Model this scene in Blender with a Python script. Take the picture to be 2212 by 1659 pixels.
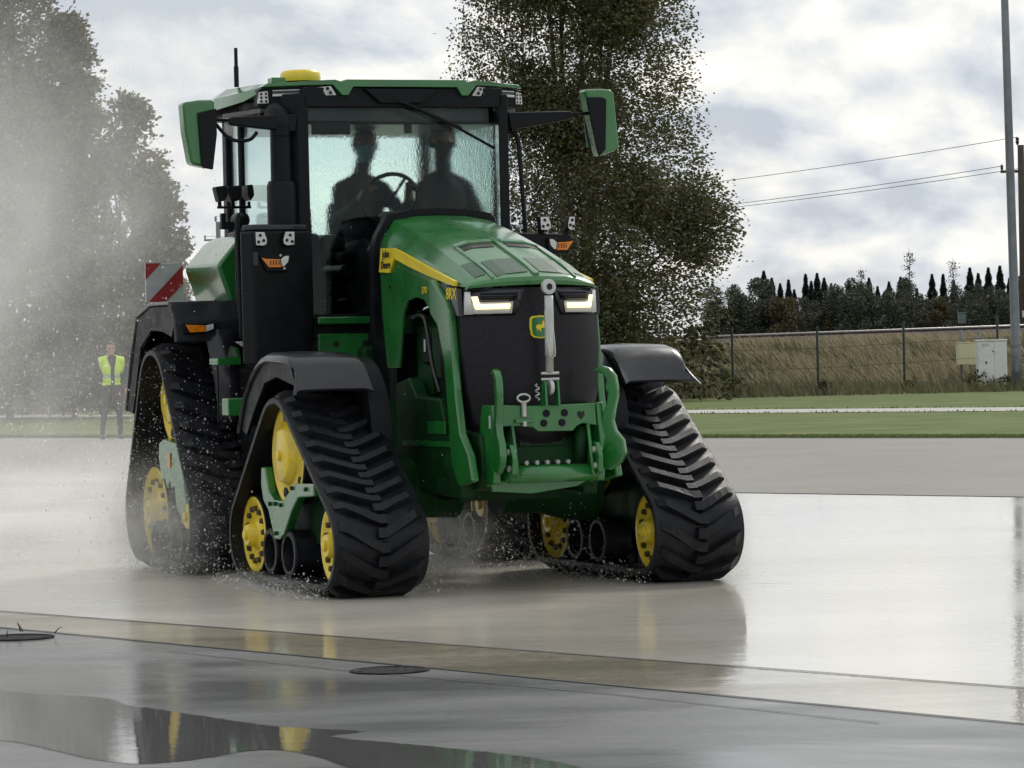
import bpy, bmesh, math, random
import numpy as np
from mathutils import Vector, Matrix
R = math.radians
scene = bpy.context.scene
for o in list(bpy.data.objects): bpy.data.objects.remove(o)

# ------------------------------------------------------------------ camera
CAM_H = 1.53
cam_d = bpy.data.cameras.new('camera'); cam = bpy.data.objects.new('camera', cam_d)
scene.collection.objects.link(cam); scene.camera = cam
cam_d.sensor_width = 36; cam_d.lens = 36*7749/2212.0
cam_d.clip_start = .5; cam_d.clip_end = 4000
cam.matrix_world = Matrix.Translation((0, 0, CAM_H)) @ Matrix.Rotation(R(90-.62), 4, 'X') @ Matrix.Rotation(R(-1.33), 4, 'Z')
# ------------------------------------------------------------------ light
SUN_EL, SUN_AZ = R(38), R(28)          # azimuth from +Y towards +X
sun_d = bpy.data.lights.new('sun', 'SUN'); sun = bpy.data.objects.new('sun', sun_d)
scene.collection.objects.link(sun)
sun_d.energy = 1.5; sun_d.angle = R(14); sun_d.color = (1, .95, .87)
sdir = Vector((math.sin(SUN_AZ)*math.cos(SUN_EL), math.cos(SUN_AZ)*math.cos(SUN_EL), math.sin(SUN_EL)))
sun.rotation_euler = (-sdir).to_track_quat('-Z', 'Y').to_euler(); sun.location = sdir*50
vs = scene.view_settings
vs.view_transform = 'Standard'; vs.look = 'None'; vs.exposure = 0.08; vs.gamma = 1.0; vs.use_curve_mapping = False
cy = scene.cycles
cy.max_bounces = 10; cy.transparent_max_bounces = 16; cy.diffuse_bounces = 3; cy.glossy_bounces = 4
cy.transmission_bounces = 8; cy.volume_bounces = 2; cy.use_denoising = True
cy.volume_step_rate = 1.6; cy.volume_max_steps = 128
cy.caustics_reflective = False; cy.caustics_refractive = False

# ------------------------------------------------------------------ node helpers
def newmat(name):
    m = bpy.data.materials.new(name); m.use_nodes = True
    nt = m.node_tree; nt.nodes.clear()
    out = nt.nodes.new('ShaderNodeOutputMaterial')
    return m, nt, out
def N(nt, typ, **kw):
    n = nt.nodes.new(typ)
    for k, v in kw.items():
        if k.startswith('i_'):
            n.inputs[k[2:].replace('_', ' ')].default_value = v
        else: setattr(n, k, v)
    return n
def ramp(nt, stops, interp='LINEAR'):
    n = nt.nodes.new('ShaderNodeValToRGB'); cr = n.color_ramp; cr.interpolation = interp
    while len(cr.elements) < len(stops): cr.elements.new(.5)
    for e, (p, c) in zip(cr.elements, stops):
        e.position = p; e.color = (c if len(c) == 4 else (*c, 1)) if hasattr(c, '__len__') else (c, c, c, 1)
    return n
def noise(nt, vec, scale, detail=4, rough=.55, dim='3D', dist=0):
    n = nt.nodes.new('ShaderNodeTexNoise'); n.noise_dimensions = dim
    n.inputs['Scale'].default_value = scale; n.inputs['Detail'].default_value = detail
    n.inputs['Roughness'].default_value = rough; n.inputs['Distortion'].default_value = dist
    if vec is not None: nt.links.new(vec, n.inputs['Vector'])
    return n
def math_n(nt, op, a, b=None, c=None, clamp=False):
    n = nt.nodes.new('ShaderNodeMath'); n.operation = op; n.use_clamp = clamp
    for i, v in enumerate((a, b, c)):
        if v is None: continue
        if hasattr(v, 'links') or hasattr(v, 'is_linked'): nt.links.new(v, n.inputs[i])
        else: n.inputs[i].default_value = v
    return n.outputs[0]
def mixc(nt, fac, a, b, blend='MIX'):
    n = nt.nodes.new('ShaderNodeMix'); n.data_type = 'RGBA'; n.blend_type = blend
    for sock, v in ((n.inputs[0], fac), (n.inputs[6], a), (n.inputs[7], b)):
        if hasattr(v, 'is_linked'): nt.links.new(v, sock)
        elif hasattr(v, '__len__'): sock.default_value = v if len(v) == 4 else (*v, 1)
        else: sock.default_value = v
    return n.outputs[2]
MATS = {}
def pmat(name, col, rough=.5, metal=0., coat=0., vary=.15, vscale=9, dirt=None, spec=.5, bump=0., bscale=60, emit=None, estr=0):
    """painted / plastic / metal surface with a little procedural unevenness"""
    if name in MATS: return MATS[name]
    m, nt, out = newmat(name)
    b = N(nt, 'ShaderNodeBsdfPrincipled'); nt.links.new(b.outputs[0], out.inputs[0])
    tc = N(nt, 'ShaderNodeTexCoord')
    nz = noise(nt, tc.outputs['Object'], vscale, 5)
    lo = tuple(c*(1-vary) for c in col); hi = tuple(min(1, c*(1+vary)) for c in col)
    rp = ramp(nt, [(.3, lo), (.7, hi)]); nt.links.new(nz.outputs[0], rp.inputs[0])
    cs = rp.outputs[0]
    if dirt:
        n2 = noise(nt, tc.outputs['Object'], 3.5, 8, .7)
        r2 = ramp(nt, [(.52, 0.), (.72, 1.)]); nt.links.new(n2.outputs[0], r2.inputs[0])
        f = math_n(nt, 'MULTIPLY', r2.outputs[0], dirt[1])
        cs = mixc(nt, f, cs, dirt[0])
    nt.links.new(cs, b.inputs['Base Color'])
    b.inputs['Metallic'].default_value = metal
    rr = ramp(nt, [(.3, max(0, rough*.8)), (.7, min(1, rough*1.25))]); nt.links.new(nz.outputs[0], rr.inputs[0])
    nt.links.new(rr.outputs[0], b.inputs['Roughness'])
    b.inputs['Coat Weight'].default_value = coat; b.inputs['Coat Roughness'].default_value = .12
    b.inputs['Specular IOR Level'].default_value = spec
    if bump:
        nb = noise(nt, tc.outputs['Object'], bscale, 4)
        bp = N(nt, 'ShaderNodeBump'); bp.inputs['Strength'].default_value = bump; bp.inputs['Distance'].default_value = .01
        nt.links.new(nb.outputs[0], bp.inputs['Height']); nt.links.new(bp.outputs[0], b.inputs['Normal'])
    if emit:
        b.inputs['Emission Color'].default_value = (*emit, 1); b.inputs['Emission Strength'].default_value = estr
    MATS[name] = m
    return m

# ------------------------------------------------------------------ world: broken overcast
w = bpy.data.worlds.new('World'); scene.world = w; w.use_nodes = True
nt = w.node_tree; nt.nodes.clear()
wo = nt.nodes.new('ShaderNodeOutputWorld'); bg = nt.nodes.new('ShaderNodeBackground'); nt.links.new(bg.outputs[0], wo.inputs[0])
sky = nt.nodes.new('ShaderNodeTexSky'); sky.sky_type = 'NISHITA'; sky.sun_disc = False
sky.sun_elevation = SUN_EL; sky.sun_rotation = SUN_AZ; sky.dust_density = 2.0
bg.inputs['Strength'].default_value = .1
tc = nt.nodes.new('ShaderNodeTexCoord')
# cloud layer seen in perspective; the sides of the puffs that face up are lit, their bases grey
sx = N(nt, 'ShaderNodeSeparateXYZ'); nt.links.new(tc.outputs['Generated'], sx.inputs[0])
den = math_n(nt, 'ADD', math_n(nt, 'MAXIMUM', sx.outputs['Z'], 0.), .55)
def cloud_vec(dz):
    d2 = math_n(nt, 'ADD', den, dz); cb = N(nt, 'ShaderNodeCombineXYZ')
    nt.links.new(math_n(nt, 'ADD', math_n(nt, 'DIVIDE', sx.outputs['X'], d2), CLX), cb.inputs[0]); nt.links.new(math_n(nt, 'ADD', math_n(nt, 'DIVIDE', sx.outputs['Y'], d2), CLY), cb.inputs[1]); return cb.outputs[0]
CLX, CLY = 3.1, 1.7
def cfield(v):
    a = noise(nt, v, 6.0, 9, .54, dist=.3); b = noise(nt, v, 19, 8, .52, dist=.25)
    return math_n(nt, 'ADD', math_n(nt, 'MULTIPLY', a.outputs[0], .6), math_n(nt, 'MULTIPLY', b.outputs[0], .4)), a
f0, n1 = cfield(cloud_vec(0)); f1, _ = cfield(cloud_vec(.012))
rel = math_n(nt, 'MULTIPLY', math_n(nt, 'SUBTRACT', f0, f1), 1.15)
sm = math_n(nt, 'ADD', math_n(nt, 'MULTIPLY', math_n(nt, 'SUBTRACT', f0, .5), .9), math_n(nt, 'ADD', rel, .5))
cl = ramp(nt, [(.33, (.50, .55, .62)), (.42, (.62, .665, .72)), (.50, (.74, .765, .78)), (.575, (.86, .86, .84)), (.70, (1.06, 1.02, .93))])
nt.links.new(sm, cl.inputs[0])
sc10 = N(nt, 'ShaderNodeVectorMath', operation='SCALE'); sc10.inputs['Scale'].default_value = 10.5
nt.links.new(cl.outputs[0], sc10.inputs[0])
cov = ramp(nt, [(.30, .80), (.5, .97)]); nt.links.new(n1.outputs[0], cov.inputs[0])
nt.links.new(mixc(nt, cov.outputs[0], sky.outputs[0], sc10.outputs[0]), bg.inputs['Color'])

# ------------------------------------------------------------------ mesh helpers
col = scene.collection
def tag(o, label=None, cat=None, group=None, kind=None):
    if label: o['label'] = label
    if cat: o['category'] = cat
    if group: o['group'] = group
    if kind: o['kind'] = kind
    return o
def empty(name, loc=(0, 0, 0), rz=0, parent=None):
    o = bpy.data.objects.new(name, None); col.objects.link(o); o.location = loc; o.rotation_euler.z = rz
    o.empty_display_size = .2
    if parent: o.parent = parent
    return o
def obj(name, data, mat=None, parent=None, smooth=False, bevel=0., seg=2):
    """data: bmesh, mesh or (verts, faces)"""
    if isinstance(data, tuple):
        me = bpy.data.meshes.new(name); me.from_pydata([tuple(v) for v in data[0]], [], [tuple(f) for f in data[1]])
    elif isinstance(data, bmesh.types.BMesh):
        me = bpy.data.meshes.new(name); data.to_mesh(me); data.free()
    else: me = data
    if me.users == 0 and mat is not None:
        for m in (mat if isinstance(mat, (list, tuple)) else [mat]): me.materials.append(m)
        if smooth:
            me.polygons.foreach_set('use_smooth', [True]*len(me.polygons))
        me.update()
    o = bpy.data.objects.new(name, me); col.objects.link(o)
    if parent: o.parent = parent
    if bevel:
        b = o.modifiers.new('bevel', 'BEVEL'); b.width = bevel; b.segments = seg; b.limit_method = 'ANGLE'; b.angle_limit = R(35)
        b.harden_normals = True
        me.polygons.foreach_set('use_smooth', [True]*len(me.polygons))
    return o
def bbox(bm, c, s, rot=None):
    m = Matrix.Translation(c)
    if rot is not None: m = m @ (rot if isinstance(rot, Matrix) else Matrix.Rotation(rot[0], 4, rot[1]))
    bmesh.ops.create_cube(bm, size=1, matrix=m @ Matrix.Diagonal((*s, 1)))
def box(name, lo, hi, mat, parent=None, bevel=.006):
    bm = bmesh.new(); bbox(bm, [(a+b)/2 for a, b in zip(lo, hi)], [abs(b-a) for a, b in zip(lo, hi)])
    return obj(name, bm, mat, parent, bevel=bevel)
AX = {'x': (1, 2, 0), 'y': (0, 2, 1), 'z': (0, 1, 2)}
def prism_data(pts, axis, a, b):
    i, j, k = AX[axis]; V = []
    for t in (a, b):
        for p in pts:
            v = [0, 0, 0]; v[i] = p[0]; v[j] = p[1]; v[k] = t; V.append(v)
    n = len(pts)
    F = [list(range(n))[::-1], list(range(n, 2*n))] + [[q, (q+1) % n, n+(q+1) % n, n+q] for q in range(n)]
    return V, F
def fixn(V, F):
    bm = bmesh.new(); vs = [bm.verts.new(v) for v in V]
    for f in F:
        try: bm.faces.new([vs[q] for q in f])
        except ValueError: pass
    bmesh.ops.recalc_face_normals(bm, faces=bm.faces); return bm
def prism(name, pts, axis, a, b, mat, parent=None, bevel=.006):
    return obj(name, fixn(*prism_data(pts, axis, a, b)), mat, parent, bevel=bevel)
def tube_data(pts, r, n=10, closed=False):
    pts = [Vector(p) for p in pts]; V = []; F = []
    rs = r if hasattr(r, '__len__') else [r]*len(pts)
    m = len(pts); up = None
    for q, p in enumerate(pts):
        a = pts[(q-1) % m] if (closed or q > 0) else p; b = pts[(q+1) % m] if (closed or q < m-1) else p
        d = (b-a).normalized()
        if up is None:
            up = d.orthogonal().normalized()
        up = (up-d*up.dot(d)).normalized(); sd = d.cross(up)
        for k in range(n):
            t = 2*math.pi*k/n; V.append(p+rs[q]*(math.cos(t)*up+math.sin(t)*sd))
    for q in range(m if closed else m-1):
        for k in range(n):
            a = q*n+k; b = q*n+(k+1) % n; c = ((q+1) % m)*n+(k+1) % n; d = ((q+1) % m)*n+k
            F.append([a, b, c, d])
    if not closed: F += [list(range(n))[::-1], [(m-1)*n+k for k in range(n)]]
    return V, F
def tube(name, pts, r, mat, parent=None, n=10, closed=False):
    o = obj(name, fixn(*tube_data(pts, r, n, closed)), mat, parent, smooth=True)
    return o
def smooth_path(pts, k=5):
    """catmull-rom"""
    P = [Vector(p) for p in pts]; out = []
    for i in range(len(P)-1):
        a, b, c, d = P[max(i-1, 0)], P[i], P[i+1], P[min(i+2, len(P)-1)]
        for j in range(k):
            t = j/k; out.append(.5*((2*b)+(c-a)*t+(2*a-5*b+4*c-d)*t*t+(3*b-a-3*c+d)*t**3))
    return out+[P[-1]]
def lathe(name, prof, c, axis, mat, parent=None, n=40, bevel=0):
    """prof: list of (t along axis, radius)"""
    i, j, k = AX[axis]; V = []; F = []
    for t, r in prof:
        for q in range(n):
            a = 2*math.pi*q/n; v = [0, 0, 0]; v[i] = c[i]+r*math.cos(a); v[j] = c[j]+r*math.sin(a); v[k] = c[k]+t; V.append(v)
    m = len(prof)
    for s in range(m-1):
        for q in range(n): F.append([s*n+q, s*n+(q+1) % n, (s+1)*n+(q+1) % n, (s+1)*n+q])
    F += [list(range(n))[::-1], [(m-1)*n+q for q in range(n)]]
    bm = fixn(V, F)
    o = obj(name, bm, mat, parent, smooth=True)
    e = o.modifiers.new('edge', 'EDGE_SPLIT'); e.split_angle = R(38)
    return o
def loft(name, secs, mat, parent=None, cap=True, smooth=True, split=30, solid=0):
    n = len(secs[0]); V = [p for s in secs for p in s]; F = []
    for a in range(len(secs)-1):
        for q in range(n-1): F.append([a*n+q, a*n+q+1, (a+1)*n+q+1, (a+1)*n+q])
    if cap: F += [list(range(n)), [(len(secs)-1)*n+q for q in range(n)]]
    o = obj(name, fixn(V, F), mat, parent, smooth=smooth)
    if solid:
        s = o.modifiers.new('solid', 'SOLIDIFY'); s.thickness = solid; s.offset = -1
    if smooth:
        e = o.modifiers.new('edge', 'EDGE_SPLIT'); e.split_angle = R(split)
    return o
def copy_tree(o, parent=None):
    c = o.copy(); col.objects.link(c); c.parent = parent
    for ch in o.children: copy_tree(ch, c)
    return c
def text(name, s, size, M, mat, parent, ext=.0015, ax='CENTER', space=1.0):
    cu = bpy.data.curves.new(name, 'FONT'); cu.body = s; cu.size = size; cu.extrude = ext; cu.align_x = ax; cu.align_y = 'CENTER'
    cu.resolution_u = 3; cu.space_character = space; cu.offset = size*.012
    t = bpy.data.objects.new(name, cu); col.objects.link(t)
    dg = bpy.context.evaluated_depsgraph_get(); me = bpy.data.meshes.new_from_object(t.evaluated_get(dg))
    bpy.data.objects.remove(t)
    me.transform(M); me.materials.clear(); me.materials.append(mat)
    o = bpy.data.objects.new(name, me); col.objects.link(o); o.parent = parent
    return o
rnd = random.Random(7)
# ================================================================== ground
U = Vector((.745, -.667, 0)).normalized(); NV = Vector((.667, .745, 0)).normalized()
def ac(a, c, z=0): return U*a+NV*c+Vector((0, 0, z))
def sheet(name, pts, z, mat):
    me = ([(p[0], p[1], z) for p in pts], [list(range(len(pts)))])
    o = obj(name, fixn(*me), mat); tag(o, kind='structure')
    if o.data.polygons[0].normal.z < 0: o.data.flip_normals()
    return o
def ground_mat(name, cols, scale, rough, bump=.3, bscale=40, bdist=.01, detail=8):
    m, nt, out = newmat(name); b = N(nt, 'ShaderNodeBsdfPrincipled'); nt.links.new(b.outputs[0], out.inputs[0])
    g = N(nt, 'ShaderNodeNewGeometry')
    a = noise(nt, g.outputs['Position'], scale, detail, .62); c2 = noise(nt, g.outputs['Position'], scale*11, 5, .6)
    s = math_n(nt, 'ADD', math_n(nt, 'MULTIPLY', a.outputs[0], .7), math_n(nt, 'MULTIPLY', c2.outputs[0], .3))
    rp = ramp(nt, [(.34+.32*i/(len(cols)-1), c) for i, c in enumerate(cols)]); nt.links.new(s, rp.inputs[0])
    nt.links.new(rp.outputs[0], b.inputs['Base Color']); b.inputs['Roughness'].default_value = rough
    b.inputs['Specular IOR Level'].default_value = .3
    nb = noise(nt, g.outputs['Position'], bscale, 5); bp = N(nt, 'ShaderNodeBump'); bp.inputs['Strength'].default_value = bump; bp.inputs['Distance'].default_value = bdist
    nt.links.new(nb.outputs[0], bp.inputs['Height']); nt.links.new(bp.outputs[0], b.inputs['Normal'])
    return m
def wet_mat(name, cols, scale, film_lo, film_hi, film_scale, ripple, disturbed=False, base_rough=.5, ior=1.33, streak=1.0, cw=(1., 1.), grain=0):
    """paving under a film of water: diffuse base, clear water coat whose calmness varies"""
    m, nt, out = newmat(name); b = N(nt, 'ShaderNodeBsdfPrincipled'); nt.links.new(b.outputs[0], out.inputs[0])
    g = N(nt, 'ShaderNodeNewGeometry')
    mp = N(nt, 'ShaderNodeMapping'); mp.inputs['Rotation'].default_value = (0, 0, R(41.8)); mp.inputs['Scale'].default_value = (streak, 1, 1)
    nt.links.new(g.outputs['Position'], mp.inputs[0])
    a = noise(nt, mp.outputs[0], scale, 8, .6); c2 = noise(nt, g.outputs['Position'], scale*14, 5, .6)
    s = math_n(nt, 'ADD', math_n(nt, 'MULTIPLY', a.outputs[0], .75), math_n(nt, 'MULTIPLY', c2.outputs[0], .25))
    rp = ramp(nt, [(.36+.28*i/(len(cols)-1), c) for i, c in enumerate(cols)]); nt.links.new(s, rp.inputs[0])
    nt.links.new(rp.outputs[0], b.inputs['Base Color']); b.inputs['Roughness'].default_value = base_rough
    b.inputs['Specular IOR Level'].default_value = .2
    f = noise(nt, mp.outputs[0], film_scale, 6, .6, dist=.6)
    fr = ramp(nt, [(.40, 0.), (.60, 1.)]); nt.links.new(f.outputs[0], fr.inputs[0])
    fac = fr.outputs[0]
    rip = ripple
    if disturbed:
        # churned by the tracks: a patch round the machine's path
        sub = N(nt, 'ShaderNodeVectorMath', operation='SUBTRACT'); nt.links.new(g.outputs['Position'], sub.inputs[0]); sub.inputs[1].default_value = DIST_C
        mp2 = N(nt, 'ShaderNodeMapping'); mp2.vector_type = 'POINT'; mp2.inputs['Rotation'].default_value = (0, 0, R(-21.5)); mp2.inputs['Scale'].default_value = (1/3.0, 1/6.2, 1)
        nt.links.new(sub.outputs[0], mp2.inputs[0])
        ln = N(nt, 'ShaderNodeVectorMath', operation='LENGTH'); nt.links.new(mp2.outputs[0], ln.inputs[0])
        wob = math_n(nt, 'ADD', ln.outputs['Value'], math_n(nt, 'MULTIPLY', math_n(nt, 'SUBTRACT', f.outputs[0], .5), 1.1))
        dm = ramp(nt, [(.62, 1.), (1.0, 0.)]); nt.links.new(wob, dm.inputs[0])
        rip = math_n(nt, "ADD", math_n(nt, 'MULTIPLY', dm.outputs[0], ripple*5), ripple); dist_o = dm.outputs[0]
    rr = N(nt, 'ShaderNodeMapRange'); rr.inputs['To Min'].default_value = film_lo; rr.inputs['To Max'].default_value = film_hi
    nt.links.new(fac, rr.inputs['Value'])
    ro = rr.outputs[0]
    if disturbed: ro = math_n(nt, 'ADD', ro, math_n(nt, 'MULTIPLY', dist_o, .22))
    nt.links.new(ro, b.inputs['Coat Roughness'])
    cwr = N(nt, 'ShaderNodeMapRange'); cwr.inputs['To Min'].default_value = cw[0]; cwr.inputs['To Max'].default_value = cw[1]
    nt.links.new(fac, cwr.inputs['Value']); nt.links.new(cwr.outputs[0], b.inputs['Coat Weight'])
    b.inputs['Coat IOR'].default_value = ior
    nb = noise(nt, mp.outputs[0], 5.5, 3, .5); nb2 = noise(nt, g.outputs['Position'], 26, 3, .5)
    hs = math_n(nt, 'ADD', nb.outputs[0], math_n(nt, 'MULTIPLY', nb2.outputs[0], .4))
    if grain:
        ng = noise(nt, g.outputs['Position'], 150, 3, .6); hs = math_n(nt, 'ADD', hs, math_n(nt, 'MULTIPLY', ng.outputs[0], grain*60))
        gb = N(nt, 'ShaderNodeBump'); gb.inputs['Distance'].default_value = .006; nt.links.new(ng.outputs[0], gb.inputs['Height']); nt.links.new(gb.outputs[0], b.inputs['Normal'])
    bp = N(nt, 'ShaderNodeBump'); bp.inputs['Strength'].default_value = 1.0
    if hasattr(rip, 'is_linked'): nt.links.new(rip, bp.inputs['Distance'])
    else: bp.inputs['Distance'].default_value = rip
    nt.links.new(hs, bp.inputs['Height']); nt.links.new(bp.outputs[0], b.inputs['Coat Normal'])
    return m
DIST_C = (-1.2, 24.6, 0)
M_field = ground_mat('field_grass', [(.045, .06, .02), (.075, .085, .03), (.11, .105, .05)], .25, .95)
M_verge = ground_mat('mown_grass', [(.075, .11, .03), (.12, .155, .043), (.185, .195, .075)], .55, .95, .8, 9, .05)
M_dry = ground_mat('dry_concrete', [(.235, .222, .20), (.265, .252, .228), (.295, .28, .255)], .35, .75, .25, 50)
M_path = ground_mat('gravel_path', [(.40, .39, .36), (.48, .47, .44), (.55, .54, .51)], .8, .9, .4, 30)
M_basin = wet_mat('wet_basin_concrete', [(.46, .42, .355), (.55, .51, .44), (.63, .59, .525)], .5, .02, .12, .4, .0014, True, streak=.45)
M_gutter = wet_mat('wet_gutter_concrete', [(.17, .145, .095), (.27, .235, .17), (.44, .40, .33)], .7, .015, .16, .32, .0011, streak=.35, cw=(1., .45))
M_asph = wet_mat('wet_asphalt', [(.07, .072, .077), (.105, .107, .111), (.15, .15, .15)], .9, .10, .36, .45, .0012, base_rough=.55, streak=.4, cw=(.9, .5), grain=.0016)
M_pud = wet_mat('puddle_water', [(.03, .03, .03), (.045, .045, .042)], .8, .006, .03, .5, .0004)

ground = sheet('ground', [(-2500, -400), (2500, -400), (2500, 3200), (-2500, 3200)], -.03, M_field)
def l1(a): return 13.28-.129*(a+11.06)
def l2(a): return 11.79-.177*(a+8.0)
As = [-60, -40, -30, -24, -20, -17, -14, -11, -8, -5, -2, 2, 10, 30]
asph = sheet('asphalt', [ac(-60, -30), ac(30, -30)]+[ac(a, l2(a)-.006) for a in As[::-1]], 0, M_asph)
gut = sheet('gutter', [ac(a, l2(a)) for a in As]+[ac(a, l1(a)-.008) for a in As[::-1]], 0.0, M_gutter)
basin = sheet('wet_pavement', [ac(a, l1(a)) for a in As]+[ac(60, 10), ac(60, 28.1), ac(4.71*.745-33.51*.667, 28.1), ac(-5.65*.745-43.27*.667, 28.5), ac(-90, 28.9), ac(-90, 16)], 0.0, M_basin)
# the joint of the gutter: a dark groove line laid just proud of the asphalt edge
sealm = pmat('joint_sealant', (.02, .02, .02), .5)
def strip(name, fn, w, z, a0, a1, mat):
    A = np.linspace(a0, a1, 60); wob = [rnd.uniform(-.006, .006) for _ in A]
    V = [ac(a, fn(a)+q, z) for a, q in zip(A, wob)]+[ac(a, fn(a)+w+q, z) for a, q in zip(A, wob)]
    n = len(A); F = [[i, i+1, n+i+1, n+i] for i in range(n-1)]
    o = obj(name, fixn(V, F), mat); tag(o, kind='structure')
    if o.data.polygons[0].normal.z < 0: o.data.flip_normals()
    return o
strip('gutter_joint', lambda a: l2(a)-.02, .028, .004, -22, -2, sealm)
strip('basin_joint', lambda a: l1(a)-.02, .022, .004, -24, -2, sealm)
strip('asphalt_crack', lambda a: l2(a)-.32+.03*math.sin(a*1.7), .012, .004, -13.6, -8.4, sealm)
dry = sheet('dry_pavement', [ac(-90, 28.93), ac(-5.65*.745-43.27*.667, 28.53), ac(4.71*.745-33.51*.667, 28.13), ac(60, 28.13), ac(60, 43.86), ac(-110, 43.86)], .004, M_dry)
kerbm = pmat('kerb_edge', (.22, .20, .16), .9, bump=.4)
strip('pavement_edge', lambda a: 43.84, .10, .012, -75, -10, kerbm)
# puddle lying in a dip of the asphalt
PUD = [(-2.9, 16.9), (-2.38, 16.42), (-2.12, 16.2), (-1.86, 15.97), (-1.7, 15.59), (-1.6, 15.46), (-1.37, 15.12), (-0.99, 14.58), (-0.64, 14.33), (-0.75, 14.15), (-0.4, 13.78), (-0.04, 13.37), (0.21, 12.92), (.3, 12.3), (-.3, 12.2), (-0.62, 13.08), (-0.73, 13.39), (-0.89, 13.69), (-1.04, 13.72), (-1.21, 13.48), (-1.41, 13.37), (-1.62, 13.56), (-1.87, 14.01), (-2.08, 14.3), (-2.7, 14.7)]
pp = smooth_path([(x, y, 0) for x, y in PUD+[PUD[0]]], 6)[:-1]
PX = np.array([[p.x, p.y] for p in pp]); ed0 = PX; ed1 = np.roll(PX, -1, 0)
gxs = np.arange(-2.95, .42, .035); gys = np.arange(12.1, 17.05, .035); GX, GY = np.meshgrid(gxs, gys); Q = np.stack([GX.ravel(), GY.ravel()], 1)
best = np.full(len(Q), 9.); inside = np.zeros(len(Q), bool)
for a, b in zip(ed0, ed1):
    d = b-a; t = np.clip(((Q-a) @ d)/(d @ d+1e-12), 0, 1); best = np.minimum(best, np.linalg.norm(Q-(a+t[:, None]*d), axis=1))
    c = ((a[1] > Q[:, 1]) != (b[1] > Q[:, 1])); inside ^= c & (Q[:, 0] < (b[0]-a[0])*(Q[:, 1]-a[1])/(b[1]-a[1]+1e-12)+a[0])
sd = np.where(inside, best, -best); nxg = len(gxs); keep = sd.reshape(len(gys), nxg) > -.10
F = [[j_*nxg+i_, j_*nxg+i_+1, (j_+1)*nxg+i_+1, (j_+1)*nxg+i_] for j_ in range(len(gys)-1) for i_ in range(nxg-1) if keep[j_, i_] and keep[j_, i_+1] and keep[j_+1, i_] and keep[j_+1, i_+1]]
used = sorted({v for f in F for v in f}); rem = {v: k for k, v in enumerate(used)}
me = bpy.data.meshes.new('puddle'); me.from_pydata([(Q[v][0], Q[v][1], .0015) for v in used], [], [[rem[v] for v in f] for f in F])
at = me.attributes.new('edge', 'FLOAT', 'POINT'); at.data.foreach_set('value', [float(np.clip(.5+sd[v]/.12, 0, 1)) for v in used])
pud = obj('puddle', me, M_pud); tag(pud, kind='structure')
nt = M_pud.node_tree; out = [n for n in nt.nodes if n.type == 'OUTPUT_MATERIAL'][0]; pb = [n for n in nt.nodes if n.type == 'BSDF_PRINCIPLED'][0]
aa = N(nt, 'ShaderNodeAttribute', attribute_name='edge'); tp = N(nt, 'ShaderNodeBsdfTransparent'); mx = N(nt, 'ShaderNodeMixShader')
gg = N(nt, 'ShaderNodeNewGeometry'); en = noise(nt, gg.outputs['Position'], 14, 6, .65)
er = ramp(nt, [(.42, 0.), (.60, 1.)]); nt.links.new(math_n(nt, 'ADD', math_n(nt, 'MULTIPLY', aa.outputs['Fac'], .7), math_n(nt, 'MULTIPLY', en.outputs[0], .35)), er.inputs[0])
nt.links.new(er.outputs[0], mx.inputs[0]); nt.links.new(tp.outputs[0], mx.inputs[1]); nt.links.new(pb.outputs[0], mx.inputs[2]); nt.links.new(mx.outputs[0], out.inputs[0])

# verge, path, rising ground: one rolling sheet per strip
def terrain(name, xs, ys, zf, mat):
    V = [(x, y, zf(x, y)) for y in ys for x in xs]; n = len(xs)
    F = [[j*n+i, j*n+i+1, (j+1)*n+i+1, (j+1)*n+i] for j in range(len(ys)-1) for i in range(n-1)]
    o = obj(name, (V, F), mat, smooth=True); tag(o, kind='structure'); return o
def band(name, c0, c1, z, mat, a0=-110, a1=0, n=110, wob=.0):
    A = np.linspace(a0, a1, n); r = random.Random(3)
    V = [ac(a, c0(a)+r.uniform(-wob, wob), z) for a in A]+[ac(a, c1(a)+r.uniform(-wob, wob), z) for a in A]
    F = [[i, i+1, n+i+1, n+i] for i in range(n-1)]
    o = obj(name, fixn(V, F), mat); tag(o, kind='structure')
    if o.data.polygons[0].normal.z < 0: o.data.flip_normals()
    return o
pc = lambda a: 60.4+.055*(a+42)
verge = band('grass_verge', lambda a: 43.9, lambda a: 80, .006, M_verge, wob=.03)
path = band('footpath', lambda a: pc(a)-1.5, lambda a: pc(a)+1.5, .014, M_path, wob=.05)
M_bank = ground_mat('bank_soil', [(.07, .07, .035), (.13, .115, .06), (.19, .16, .09)], .5, .95, .8, 8, .06)
def bank_z(x, y):
    t = min(1, max(0, (y-(94.5+.25*(x-5.9)*.4))/13)); t = t*t*(3-2*t)
    return -.02+t*(1.42+.012*(x-6))+.06*math.sin(x*1.3+y*.7)*math.sin(x*.37-y*.9)*(t*(1-t)*4)
bank = terrain('railway_embankment', np.linspace(-45, 45, 91), np.linspace(92, 140, 49), bank_z, M_bank)
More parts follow.
